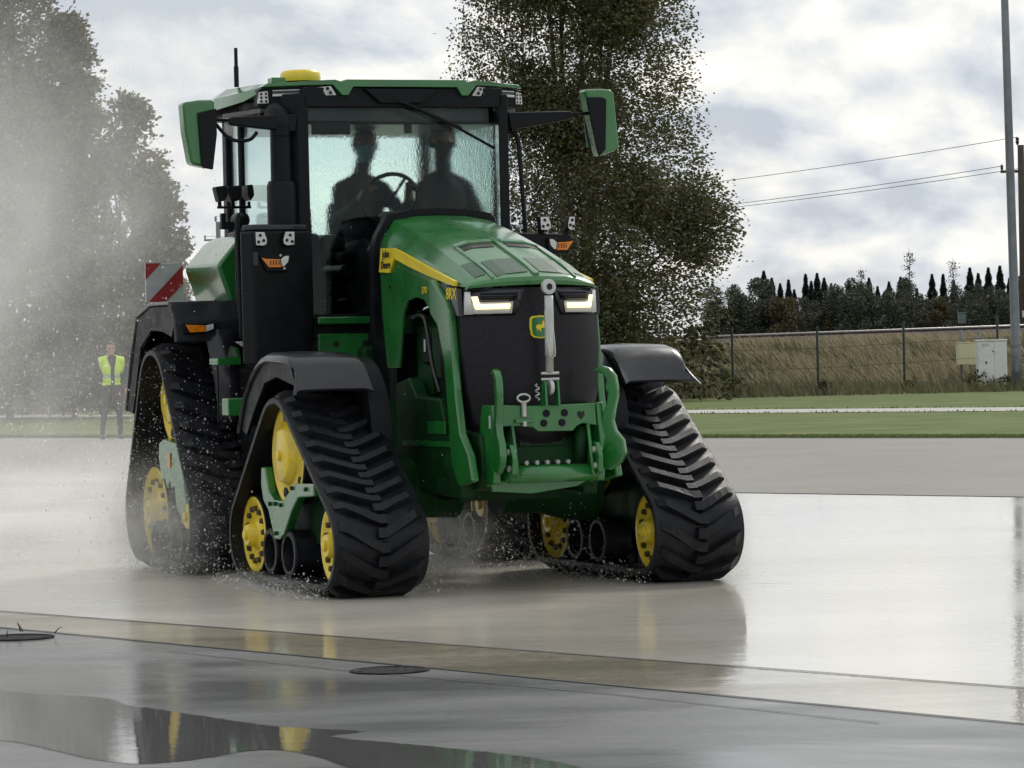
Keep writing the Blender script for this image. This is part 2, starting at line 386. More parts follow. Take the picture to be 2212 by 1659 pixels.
# ================================================================== tractor
M_green = pmat('green_paint', (.013, .155, .026), .28, coat=.75, vary=.14, vscale=5, dirt=((.06, .085, .055), .5))
M_dgreen = pmat('chassis_green', (.005, .042, .010), .5, vary=.35, spec=.2, dirt=((.014, .016, .012), .75))
M_yel = pmat('yellow_paint', (.80, .60, .03), .35, coat=.3, vary=.08, dirt=((.26, .19, .07), .6))
M_stripe = pmat('yellow_decal', (.80, .62, .03), .35, vary=.05)
M_blk = pmat('black_plastic', (.007, .008, .010), .42, vary=.25, spec=.16)
M_blkg = pmat('gloss_black', (.008, .009, .011), .14, vary=.1)
M_grey = pmat('grey_plastic', (.016, .017, .022), .34, coat=.35, vary=.25, spec=.3)
M_rub = pmat('track_rubber', (.010, .011, .014), .42, vary=.4, vscale=14, bump=.3, bscale=90, spec=.22, dirt=((.035, .034, .034), .45))
M_steel = pmat('galvanised_steel', (.50, .52, .50), .4, metal=.35, vary=.12)
M_dark = pmat('dark_void', (.006, .006, .007), .6)  # near-black: shade of openings put into colour, also lamp dots and rims
M_bolt = pmat('bolt_head', (.09, .075, .05), .5, metal=.6)
M_amber = pmat('amber_lens', (.75, .22, .01), .15, vary=.2, vscale=40)
M_lens = pmat('clear_lens', (.62, .63, .62), .12, vary=.12, vscale=60)
M_chrome = pmat('chrome', (.6, .6, .62), .12, metal=1)
M_led = pmat('lit_led', (.9, .85, .6), .3, emit=(1, .80, .34), estr=1.7)
M_red = pmat('red_reflective', (.36, .03, .035), .4)
M_white = pmat('white_reflective', (.52, .53, .54), .4)
M_hose = pmat('hose_black', (.012, .012, .013), .35)
def mesh_mat():
    m, nt, out = newmat('vent_mesh'); b = N(nt, 'ShaderNodeBsdfPrincipled'); nt.links.new(b.outputs[0], out.inputs[0])
    tc = N(nt, 'ShaderNodeTexCoord'); v = N(nt, 'ShaderNodeTexVoronoi'); v.inputs['Scale'].default_value = 130; nt.links.new(tc.outputs['Object'], v.inputs['Vector'])
    rp = ramp(nt, [(.25, (.02, .05, .03)), (.6, (.07, .13, .08))]); nt.links.new(v.outputs['Distance'], rp.inputs[0])
    nt.links.new(rp.outputs[0], b.inputs['Base Color']); b.inputs['Roughness'].default_value = .5
    return m
M_mesh = mesh_mat()
def grille_mat():
    m, nt, out = newmat('grille_mesh'); b = N(nt, 'ShaderNodeBsdfPrincipled'); nt.links.new(b.outputs[0], out.inputs[0])
    tc = N(nt, 'ShaderNodeTexCoord'); v = N(nt, 'ShaderNodeTexVoronoi'); v.inputs['Scale'].default_value = 75; nt.links.new(tc.outputs['Object'], v.inputs['Vector'])
    rp = ramp(nt, [(.2, (.006, .006, .008)), (.6, (.013, .013, .016))]); nt.links.new(v.outputs['Distance'], rp.inputs[0])
    nt.links.new(rp.outputs[0], b.inputs['Base Color']); b.inputs['Roughness'].default_value = .36; b.inputs['Specular IOR Level'].default_value = .2
    bp = N(nt, 'ShaderNodeBump'); bp.inputs['Strength'].default_value = .12; bp.inputs['Distance'].default_value = .002
    nt.links.new(v.outputs['Distance'], bp.inputs['Height']); nt.links.new(bp.outputs[0], b.inputs['Normal'])
    return m
M_grille = grille_mat()
def glass_mat(name, tint, refl, ripple):
    m, nt, out = newmat(name)
    g = N(nt, 'ShaderNodeNewGeometry')
    tr = N(nt, 'ShaderNodeBsdfTransparent'); tr.inputs[0].default_value = (*tint, 1)
    rf = N(nt, 'ShaderNodeBsdfRefraction'); rf.inputs['Color'].default_value = (*tint, 1); rf.inputs['IOR'].default_value = 1.12; rf.inputs['Roughness'].default_value = .0
    gl = N(nt, 'ShaderNodeBsdfGlossy'); gl.inputs['Roughness'].default_value = .03; gl.inputs['Color'].default_value = (.9, .95, .95, 1)
    tc = N(nt, 'ShaderNodeTexCoord')
    mp = N(nt, 'ShaderNodeMapping'); mp.inputs['Scale'].default_value = (1, 1, .45); nt.links.new(tc.outputs['Object'], mp.inputs[0])
    nz = noise(nt, mp.outputs[0], 52, 3, .6); bp = N(nt, 'ShaderNodeBump'); bp.inputs['Strength'].default_value = 1; bp.inputs['Distance'].default_value = ripple
    nt.links.new(nz.outputs[0], bp.inputs['Height']); nt.links.new(bp.outputs[0], rf.inputs['Normal'])
    mx0 = N(nt, 'ShaderNodeMixShader'); mx0.inputs[0].default_value = 1.0 if ripple else 0.
    nt.links.new(tr.outputs[0], mx0.inputs[1]); nt.links.new(rf.outputs[0], mx0.inputs[2])
    fr = N(nt, 'ShaderNodeFresnel'); fr.inputs[0].default_value = 1.45
    f = math_n(nt, 'ADD', math_n(nt, 'MULTIPLY', fr.outputs[0], refl), 0.0, clamp=True)
    mx = N(nt, 'ShaderNodeMixShader'); nt.links.new(f, mx.inputs[0]); nt.links.new(mx0.outputs[0], mx.inputs[1]); nt.links.new(gl.outputs[0], mx.inputs[2])
    nt.links.new(mx.outputs[0], out.inputs[0]); return m
M_wind = glass_mat('wet_windscreen_glass', (.88, .965, .945), .32, .0034)
M_glass = glass_mat('cab_glass', (.93, .975, .965), .6, 0)

TH = R(21.5)
T = empty('tractor', (-.47, 23.89, 0), TH-R(90))
tag(T, 'green and yellow four-track farm tractor driving through spray on the wet pavement', 'tractor')

# ---------------------------------------------------------------- tracks
def hull_path(circ, n=240):
    """outline of the belt around circles (x,z,r), clockwise seen from -y (front side runs down), evenly sampled"""
    P = np.concatenate([np.stack([x+r*np.cos(t), z+r*np.sin(t)], 1) for x, z, r in circ for t in [np.linspace(0, 2*np.pi, 180, endpoint=False)]])
    idx = np.lexsort((P[:, 1], P[:, 0])); P = P[idx]
    def half(Q):
        h = []
        for p in Q:
            while len(h) > 1 and (h[-1][0]-h[-2][0])*(p[1]-h[-2][1])-(h[-1][1]-h[-2][1])*(p[0]-h[-2][0]) <= 0: h.pop()
            h.append(p)
        return h
    H = half(P)[:-1]+half(P[::-1])[:-1]           # counter-clockwise
    H = np.array(H)[::-1]                         # clockwise: top -> front -> bottom -> rear
    k = int(np.argmax(H[:, 1])); H = np.roll(H, -k, 0)
    C = np.concatenate([H, H[:1]]); d = np.r_[0, np.cumsum(np.linalg.norm(np.diff(C, axis=0), axis=1))]
    L = d[-1]
    def at(s):
        s = s % L; return np.array([np.interp(s, d, C[:, 0]), np.interp(s, d, C[:, 1])])
    def frame(s):
        p = at(s); t = at(s+.02)-at(s-.02); t /= np.linalg.norm(t); return p, t, np.array([-t[1], t[0]])   # normal outward for clockwise
    return L, frame
def track(circ, drive, idlers, rollers, yo, yi, side, front):
    """yo/yi absolute outer and inner y of the belt; side -1 = machine's right"""
    S = lambda y: side*y
    lug_h, th = .048, .038
    cc = [(x, z, r-lug_h) for x, z, r in circ]     # carcass outer surface, lugs stand proud of it
    L, fr = hull_path(cc)
    n = 150; V = []; F = []
    ys = [yo, yo-.012, yi+.012, yi]
    for q in range(n):
        p, t, nn = fr(L*q/n)
        for y, off in ((yo, -.008), (yo-.01, 0), (yi+.01, 0), (yi, -.008), (yi, -th), (yo, -th)):
            V.append((p[0]+nn[0]*off, S(y), p[1]+nn[1]*off))
    for q in range(n):
        for k in range(6):
            F.append([q*6+k, q*6+(k+1) % 6, ((q+1) % n)*6+(k+1) % 6, ((q+1) % n)*6+k])
    belt = obj('belt', fixn(V, F), M_rub, T, smooth=True); e = belt.modifiers.new('edge', 'EDGE_SPLIT'); e.split_angle = R(40)
    # chevron lugs
    pitch = L/round(L/.158); nl = round(L/pitch); wdt = yo-yi; mid = (yo+yi)/2
    for q in range(nl):
        for half in (0, 1):
            s0 = q*pitch+(pitch/2 if half else 0)
            ya, yb = (yo-.03, mid-.035) if half == 0 else (yi+.03, mid+.035)
            ds = .135; W = pitch*.43; lv = []; st = 7
            for i in range(st):
                f = i/(st-1); y = ya+(yb-ya)*f
                bend = min(1, f/.8); s = s0+ds*bend
                ww = W; hh = lug_h*min(1, .25+f*4.5)
                for (so, h, hw) in ((-.5, -.004, 1), (-.5, hh, .78), (.5, hh, .78), (.5, -.004, 1)):
                    p, t, nn = fr(s+so*ww*hw)
                    lv.append((p[0]+nn[0]*h, S(y), p[1]+nn[1]*h))
            lf = [[a*4+k, a*4+k+1, a*4+k+5, a*4+k+4] for a in range(st-1) for k in range(3)]+[[0, 1, 2, 3], [(st-1)*4+k for k in range(4)]]
            obj('lug', fixn(lv, lf), M_rub, belt)
    # inner guide blocks
    for q in range(0, nl):
        lv = []
        for so in (-.03, .03):
            for y in (mid-.03, mid+.03):
                for h in (-th+.002, -th-.06):
                    p, t, nn = fr(q*pitch+so*(1 if h > -.05 else .6)); lv.append((p[0]+nn[0]*h, S(y), p[1]+nn[1]*h))
        bm = fixn(lv, [[0, 1, 3, 2], [4, 5, 7, 6], [0, 1, 5, 4], [2, 3, 7, 6], [1, 3, 7, 5]]); obj('guide_block', bm, M_rub, belt)
    # drive wheel: dished yellow disc with holes and a flat hub
    x, z, r = drive; ym = S(mid)
    def disc(name, x, z, r, inset, hub, bolts, holes):
        root = empty(name, (x, 0, z), parent=T)
        yo_ = S(yo-inset); yi_ = S(yi+inset); sg = side
        w_ = lathe('rim', [(yi_+sg*.07, r*.85), (yi_+sg*.02, r-.014), (yi_, r-.013), (yi_, r), (yi_+sg*.05, r), (yi_+sg*.06, r-.02), (yo_-sg*.06, r-.02), (yo_-sg*.05, r), (yo_, r), (yo_, r-.013), (yo_-sg*.02, r-.014), (yo_-sg*.07, r*.85)], (0, 0, 0), 'y', M_rub if name == 'idler_wheel' else M_dark, root)
        for yy, sgn in ((yo_, sg), (yi_, -sg)):
            d = lathe('wheel_disc', [(yy-sgn*.05, r-.012), (yy+sgn*.004, r-.012), (yy+sgn*.006, r-.03), (yy-sgn*.012, r-.055), (yy-sgn*.02, hub*1.5), (yy+sgn*.0, hub*1.15), (yy+sgn*.05, hub), (yy+sgn*.058, hub*.93), (yy+sgn*.058, .02)], (0, 0, 0), 'y', M_yel, root)
            bm = bmesh.new()
            lathe('hub_cap', [(yy+sgn*.055, .035), (yy+sgn*.075, .034), (yy+sgn*.08, .02)], (0, 0, 0), 'y', M_yel, root, n=16)
            if bolts:
                bmm = bpy.data.meshes.new('bolt'); b2 = bmesh.new()
                bmesh.ops.create_cone(b2, cap_ends=True, segments=8, radius1=.021, radius2=.017, depth=.03, matrix=Matrix.Rotation(R(90), 4, 'X')); b2.to_mesh(bmm); b2.free(); bmm.materials.append(M_bolt)
                for k in range(bolts):
                    a = 2*math.pi*(k+.3)/bolts; o = obj('bolt', bmm, None, root); o.location = (r*.66*math.cos(a), yy-sgn*.006, r*.66*math.sin(a))
            for k in range(holes):
                a = 2*math.pi*(k+.45)/holes
                lathe('hole', [(yy-sgn*.03, .036), (yy-sgn*.004, .036), (yy-sgn*.004, .03)], (r*.78*math.cos(a), 0, r*.78*math.sin(a)), 'y', M_dark, root, n=14)
        return root
    disc('drive_wheel', x, z, r, .10 if front else .17, r*.5, 0, 5)
    for x, z, r in idlers: disc('idler_wheel', x, z, r, .09 if front else .13, r*.27, 14, 0)
    for x, z, r in rollers:
        for (a, b) in ((yo-.06, mid+.06), (mid-.06, yi+.06)):
            lathe('mid_roller', [(S(b)+side*.09, .03), (S(b)+side*.09, r*.7), (S(b)+side*.05, r*.72), (S(b), r*.76), (S(b), r-.008), (S(b)+side*.01, r), (S(a)-side*.01, r), (S(a), r-.008), (S(a), r*.76), (S(a)-side*.05, r*.72), (S(a)-side*.09, r*.7), (S(a)-side*.09, .03)], (x, 0, z), 'y', M_rub, T, n=32)
    return mid
FC = [(.60, .86, .42), (-.15, .325, .325), (1.50, .325, .325)]
RC = [(-2.02, 1.205, .40), (-2.43, .40, .40), (-1.46, .40, .40)]
for s in (-1, 1):
    track(FC, (.585, .86, .335), [(-.14, .325, .262), (1.49, .325, .262)], [(.27, .235, .15), (.66, .235, .15)], 1.37, .76, s, True)
    track(RC, (-2.02, 1.2, .33), [(-2.43, .40, .33), (-1.46, .40, .33)], [(-2.2, .215, .13), (-1.93, .215, .13), (-1.66, .215, .13)], 1.43, .74, s, False)
    y = lambda v: s*v
    # undercarriage beams: bent green bracket, V plate and pivot
    prism('track_frame', [(.17, .78), (.25, .78), (.33, .62), (.42, .575), (.62, .575), (.70, .615), (.86, .69), (1.25, .70), (1.25, .62), (.92, .60), (.80, .52), (.62, .36), (.52, .32), (.42, .32), (.30, .50), (.20, .56), (.16, .66)], 'y', y(1.325), y(1.265), M_green, T, bevel=.012)
    prism('track_frame', [(-.1, .40), (.2, .62), (1.2, .62), (1.45, .40), (1.45, .28), (1.2, .3), (.2, .3), (-.1, .28)], 'y', y(1.16), y(1.0), M_dgreen, T)
    for q, (bx, bz) in enumerate(((.36, .545), (.47, .55), (.58, .545), (.47, .36), (.82, .66), (1.1, .66))):
        lathe('frame_bolt', [(0, .014), (s*.014, .014), (s*.014, .004)], (bx, y(1.325), bz), 'y', M_dgreen, T, n=10)
    prism('rear_track_frame', [(-2.1, .90), (-1.98, .93), (-1.80, .91), (-1.66, .90), (-1.5, .74), (-1.45, .42), (-1.55, .36), (-1.7, .45), (-1.74, .60), (-1.82, .58), (-1.84, .63), (-1.92, .58), (-1.98, .65), (-2.06, .62), (-2.12, .8)], 'y', y(1.36), y(1.28), M_green, T, bevel=.012)
    prism('rear_track_frame', [(-2.4, .5), (-2.1, .8), (-1.8, .8), (-1.5, .5), (-1.5, .34), (-2.4, .34)], 'y', y(1.18), y(.95), M_dgreen, T)
    box('reflector', (-1.86, y(1.362), .73), (-1.80, y(1.368), .83), M_amber, T, bevel=.002)
    # front fender: bent sheet over the track plus outer lip and liner
    prof = [(-.20, 1.04), (-.05, 1.27), (.08, 1.375), (.22, 1.455), (.32, 1.492), (.45, 1.51), (.70, 1.502), (.82, 1.487), (.89, 1.46), (.935, 1.42), (.99, 1.34), (1.06, 1.275)]
    out_y = [1.36]*7+[1.35, 1.335, 1.335, 1.355, 1.39]; in_y = [.90]*6+[.88]+[.86]*5
    V = []; F = []
    for (px, pz), a, b in zip(prof, out_y, in_y):     # crowned sheet: both long edges roll down
        for t, dz in ((0, -.05), (.03, -.018), (.10, -.002), (.5, .004), (.90, -.002), (.97, -.018), (1, -.04)): V.append((px-dz*(1 if px > .8 else 0), y(a+(b-a)*t), pz+dz*(1 if px < .95 else .5)))
    F = [[7*i+k, 7*i+k+1, 7*i+k+8, 7*i+k+7] for i in range(len(prof)-1) for k in range(6)]
    f = obj('front_fender', fixn(V, F), M_grey, T, smooth=True); md = f.modifiers.new('t', 'SOLIDIFY'); md.thickness = .022; md.offset = 0
    bv = f.modifiers.new('b', 'BEVEL'); bv.width = .011; bv.segments = 2; bv.limit_method = 'ANGLE'
    prism('fender_skirt', [(-.20, 1.03), (-.06, 1.25), (.21, 1.435), (.42, 1.49), (.89, 1.455), (1.0, 1.30), (.80, 1.33), (.60, 1.36), (.35, 1.32), (.1, 1.13), (-.06, .98)], 'y', y(1.345), y(1.325), M_blk, f)
    prism('fender_liner', [(.60+.50*math.cos(a), .98+.50*math.sin(a)) for a in np.linspace(-.5, math.pi+.3, 24)], 'y', y(.88), y(.74), M_blk, f)
    # rear fender
    prof = [(-2.72, 1.12), (-2.55, 1.5), (-2.36, 1.80), (-2.02, 1.875), (-1.55, 1.875), (-1.42, 1.74), (-1.39, 1.60)]
    V = [p for px, pz in prof for p in ((px, y(1.43), pz), (px, y(.86), pz))]; F = [[2*i, 2*i+1, 2*i+3, 2*i+2] for i in range(len(prof)-1)]
    f = obj('rear_fender', fixn(V, F), M_grey, T); md = f.modifiers.new('t', 'SOLIDIFY'); md.thickness = .03; md.offset = 0
    bv = f.modifiers.new('b', 'BEVEL'); bv.width = .014; bv.segments = 2; bv.limit_method = 'ANGLE'
    prism('fender_skirt', [(-2.70, 1.12), (-2.35, 1.78), (-2.02, 1.855), (-1.56, 1.855), (-1.44, 1.73), (-1.5, 1.64), (-1.75, 1.68), (-2.02, 1.69), (-2.3, 1.58), (-2.55, 1.1)], 'y', y(1.42), y(1.395), M_blk, f)
    # mud flap and indicator on the rear fender's front edge
    V = []; F = []
    for i, t in enumerate(np.linspace(0, 1, 8)):
        zz = 1.68-.66*t; V += [(-1.40+.10*math.sin(t*2.4), y(1.22-.08*t), zz), (-1.36+.14*math.sin(t*2.4), y(1.02), zz)]
    F = [[2*i, 2*i+1, 2*i+3, 2*i+2] for i in range(7)]
    f2 = obj('mud_flap', fixn(V, F), M_grey, T, smooth=True); md = f2.modifiers.new('t', 'SOLIDIFY'); md.thickness = .02
    g = box('rear_indicator', (-1.42, y(1.37), 1.66), (-1.365, y(1.14), 1.73), M_blk, T)
    prism('amber_lamp', [(y(1.36), 1.722), (y(1.22), 1.715), (y(1.22), 1.672), (y(1.33), 1.668)], 'x', -1.364, -1.345, M_amber, g, bevel=.004)
    prism('clear_lamp', [(y(1.215), 1.715), (y(1.16), 1.725), (y(1.16), 1.69), (y(1.215), 1.672)], 'x', -1.364, -1.35, M_lens, g, bevel=.004)
    # axle ends
    lathe('axle_housing', [(y(.15), .20), (y(.42), .19), (y(.62), .24), (y(.80), .26), (y(.80), .1)], (.6, 0, .62), 'y', M_dgreen, T, n=24)
    lathe('axle_housing', [(y(.2), .24), (y(.7), .22), (y(.95), .2), (y(.95), .1)], (-2.02, 0, 1.15), 'y', M_dgreen, T, n=24)
# ---------------------------------------------------------------- chassis
box('engine_block', (-.5, -.28, .62), (1.45, .28, 1.75), M_dgreen, T, bevel=.03)
prism('front_frame', [(.2, .62), (1.1, .60), (1.66, .64), (1.76, .74), (1.74, .98), (1.4, 1.02), (1.0, 1.05), (.2, 1.0)], 'y', -.40, .40, M_dgreen, T, bevel=.02)
box('transmission', (-2.6, -.38, .62), (-.5, .38, 1.55), M_dgreen, T, bevel=.04)
box('belly_plate', (-.4, -.34, .55), (1.2, .34, .62), M_dgreen, T)
for s in (-1, 1):
    y = lambda v: s*v
    prism('side_casting', [(.35, .62), (1.55, .58), (1.60, .92), (1.30, .98), (1.20, 1.20), (.75, 1.22), (.62, 1.34), (.38, 1.30)], 'y', y(.46), y(.36), M_dgreen, T, bevel=.02)
    box('side_casting_rib', (.5, y(.47), .90), (1.45, y(.462), .935), M_green, T, bevel=.003)
    box('side_casting_plate', (1.0, y(.475), .98), (1.32, y(.463), 1.06), M_green, T, bevel=.004)
    # engine bay details behind the open side
    box('engine_cover', (.45, y(.33), 1.22), (.72, y(.29), 1.66), M_dgreen, T)
    box('alternator_bracket', (.80, y(.36), 1.32), (1.12, y(.29), 1.66), M_dgreen, T, bevel=.02)
    tube('coolant_hose', smooth_path([(.55, y(.40), 1.72), (.78, y(.41), 1.73), (.86, y(.41), 1.66), (.95, y(.41), 1.42), (1.1, y(.42), 1.24)]), .014, M_hose, T)
    tube('steel_pipe', [(.62, y(.385), 1.755), (.88, y(.385), 1.79)], .012, M_chrome, T)
    box('filter_label', (.69, y(.372), 1.50), (.715, y(.366), 1.58), M_white, T, bevel=.002)
    box('filter_housing', (.62, y(.365), 1.42), (.80, y(.30), 1.62), M_blk, T, bevel=.02)
# ---------------------------------------------------------------- hood
SEC = [(.05, 0, [(0, 2.405), (.17, 2.40), (.33, 2.375), (.405, 2.255), (.425, 2.19), (.43, 2.10)]),
       (.5, 0, [(0, 2.325), (.18, 2.318), (.345, 2.275), (.425, 2.17), (.443, 2.11), (.447, 2.02)]),
       (1.0, .02, [(0, 2.205), (.2, 2.195), (.36, 2.15), (.432, 2.075), (.45, 2.02), (.455, 1.95)]),
       (1.4, .06, [(0, 2.085), (.2, 2.075), (.37, 2.04), (.437, 1.985), (.452, 1.955), (.456, 1.92)]),
       (1.67, .11, [(0, 1.995), (.2, 1.988), (.36, 1.962), (.42, 1.938), (.437, 1.922), (.44, 1.90)]),
       (1.76, .13, [(0, 1.955), (.2, 1.95), (.34, 1.93), (.40, 1.918), (.422, 1.91), (.43, 1.895)])]
def hz(x, y):
    y = abs(y); X = []; Z = []
    for sx, k, p in SEC:
        X.append(sx-k*(y/.45)**2); Z.append(np.interp(y, [q[0] for q in p], [q[1] for q in p]))
    return float(np.interp(x, X, Z))
def hsec(sx, k, p, dz=0, sc=1):
    half = [(sx-k*(yy*sc/.45)**2, yy*sc, zz+dz) for yy, zz in p]
    return [(a, -b, c) for a, b, c in half[::-1]]+half[1:]
secs = []
for a, b in zip(SEC[:-1], SEC[1:]):
    for t in (0, .33, .66):
        secs.append(hsec(a[0]+(b[0]-a[0])*t, a[1]+(b[1]-a[1])*t, [(p[0]+(q[0]-p[0])*t, p[1]+(q[1]-p[1])*t) for p, q in zip(a[2], b[2])]))
secs.append(hsec(*SEC[-1])); secs.append(hsec(1.775, .13, [(0, 1.93), (.2, 1.925), (.34, 1.912), (.40, 1.903), (.422, 1.90), (.43, 1.885)]))
secs.append(hsec(1.765, .13, [(0, 1.905), (.2, 1.90), (.34, 1.893), (.40, 1.888), (.422, 1.885), (.43, 1.875)]))
hood = loft('hood', secs, M_green, T, cap=False, split=24, solid=.02)
def patch(name, x0, x1, y0, y1, mat, h, parent, taper=0, nx=6, ny=4):
    V = []; F = []
    for lay in (h, -.004):
        for i in range(nx):
            for j in range(ny):
                x = x0+(x1-x0)*i/(nx-1); f = i/(nx-1); yy = y0+(y1-y0)*j/(ny-1); yy *= 1-taper*f
                V.append((x, yy, hz(x, yy)+lay))
    q = nx*ny
    for i in range(nx-1):
        for j in range(ny-1):
            a = i*ny+j; F.append([a, a+1, a+ny+1, a+ny]); F.append([q+a, q+a+1, q+a+ny+1, q+a+ny])
    for i in range(nx-1): F += [[i*ny, (i+1)*ny, q+(i+1)*ny, q+i*ny], [i*ny+ny-1, (i+1)*ny+ny-1, q+(i+1)*ny+ny-1, q+i*ny+ny-1]]
    for j in range(ny-1): F += [[j, j+1, q+j+1, q+j], [(nx-1)*ny+j, (nx-1)*ny+j+1, q+(nx-1)*ny+j+1, q+(nx-1)*ny+j]]
    return obj(name, fixn(V, F), mat, parent)
for s in (-1, 1):
    patch('vent_slit', 1.07, 1.15, s*.05, s*.265, M_dark, .004, hood)
    patch('vent_brow', 1.02, 1.07, s*.03, s*.285, M_green, .016, hood)
    patch('vent_mesh', 1.42, 1.69, s*.04, s*.245, M_mesh, .004, hood)
    patch('vent_mesh', 1.38, 1.62, s*.295, s*.365, M_mesh, .004, hood)
    patch('hood_rib', 1.05, 1.70, s*.268, s*.284, M_green, .012, hood)
patch('hood_spine', .95, 1.74, -.018, .018, M_green, .014, hood)
# black rubber hoop behind the hood and the shroud to the cab
hoop = []
for sx, g in ((-.04, 0), (-.04, .045), (.045, .045), (.045, .004)):
    hoop.append(hsec(sx, 0, [(0, 2.405+g), (.17+g*.3, 2.40+g), (.33+g*.8, 2.375+g*.9), (.405+g, 2.255+g*.3), (.425+g, 2.19), (.43+g, 1.60)]))
loft('hood_seal', hoop, M_blk, T, cap=False, split=30, solid=.01)
prism('hood_shroud', [(-.30, 1.2), (-.30, 2.2), (-.2, 2.30), (.2, 2.30), (.30, 2.2), (.30, 1.2)], 'x', -.64, .10, M_blk, T, bevel=.03)
# side panels
for s in (-1, 1):
    y = lambda v: s*v
    pn = prism('side_panel', [(.10, 2.12), (.5, 2.05), (1.0, 1.965), (1.5, 1.895), (1.40, 1.885), (1.18, 1.945), (1.15, 1.70), (.93, 1.83), (.78, 1.85), (.62, 1.83), (.535, 1.75), (.47, 1.55), (.43, 1.40), (.20, 1.40), (.13, 1.75)], 'y', y(.452), y(.430), M_green, T, bevel=.006)
    V, F = [], []
    # yellow stripe following the hood side: block then taper
    top = [(.13, 2.186), (.36, 2.182), (.45, 2.166), (.7, 2.115), (1.0, 2.05), (1.3, 1.985), (1.53, 1.936)]
    bot = [(.13, 2.03), (.335, 2.02), (.425, 2.11), (.7, 2.05), (1.0, 1.993), (1.3, 1.94), (1.53, 1.905)]
    for (tx, tz), (bx, bz) in zip(top, bot):
        for off in (.012, -.01):
            for px, pz in ((tx, tz), (bx, bz)):
                V.append((px, y(.456+off-(max(0, pz-2.09))*.16), pz))
    nn = len(top)
    F = [[a*4+k, a*4+(1 if k == 0 else 3 if k == 1 else 0 if k == 2 else 2), (a+1)*4+(1 if k == 0 else 3 if k == 1 else 0 if k == 2 else 2), (a+1)*4+k] for a in range(nn-1) for k in range(4)]+[[0, 1, 3, 2], [(nn-1)*4+k for k in (0, 1, 3, 2)]]
    st = obj('hood_stripe', fixn(V, F), M_stripe, T)
    # green strut beside the grille running down to the front frame
    prism('grille_strut', [(1.16, 1.95), (1.22, 1.955), (1.44, 1.82), (1.52, 1.74), (1.60, 1.22), (1.66, .99), (1.80, .86), (1.86, .70), (1.62, .66), (1.50, .80), (1.46, 1.05), (1.40, 1.45), (1.30, 1.66), (1.17, 1.74)], 'y', y(.505), y(.452), M_green, T, bevel=.014)
    prism('strut_recess', [(1.05, 1.93), (1.10, 1.925), (1.13, 1.74), (1.08, 1.78)], 'y', y(.458), y(.44), M_blk, T, bevel=.003)
    lathe('hood_latch', [(0, .012), (s*.006, .012), (s*.006, .004)], (.3, y(.452), 1.93), 'y', M_dgreen, T, n=10)
RX = Matrix.Rotation(R(90), 4, 'X')
def side_text(name, s_, size, x, z, mat, yy, slant=0, sy=1.0):
    text(name, s_, size, Matrix.Translation((x, yy, z)) @ RX @ Matrix(((1, slant, 0, 0), (0, sy, 0, 0), (0, 0, 1, 0), (0, 0, 0, 1))), mat, T)
M_ink = pmat('black_print', (.02, .02, .02), .5)
side_text('lettering', 'John\nDeere', .072, .262, 2.108, M_ink, -.4675, .1)
side_text('lettering', '8RX', .10, 1.50, 1.855, M_stripe, -.4785, 0)
side_text('lettering', '370', .062, .95, 1.89, M_stripe, -.4545, .1)
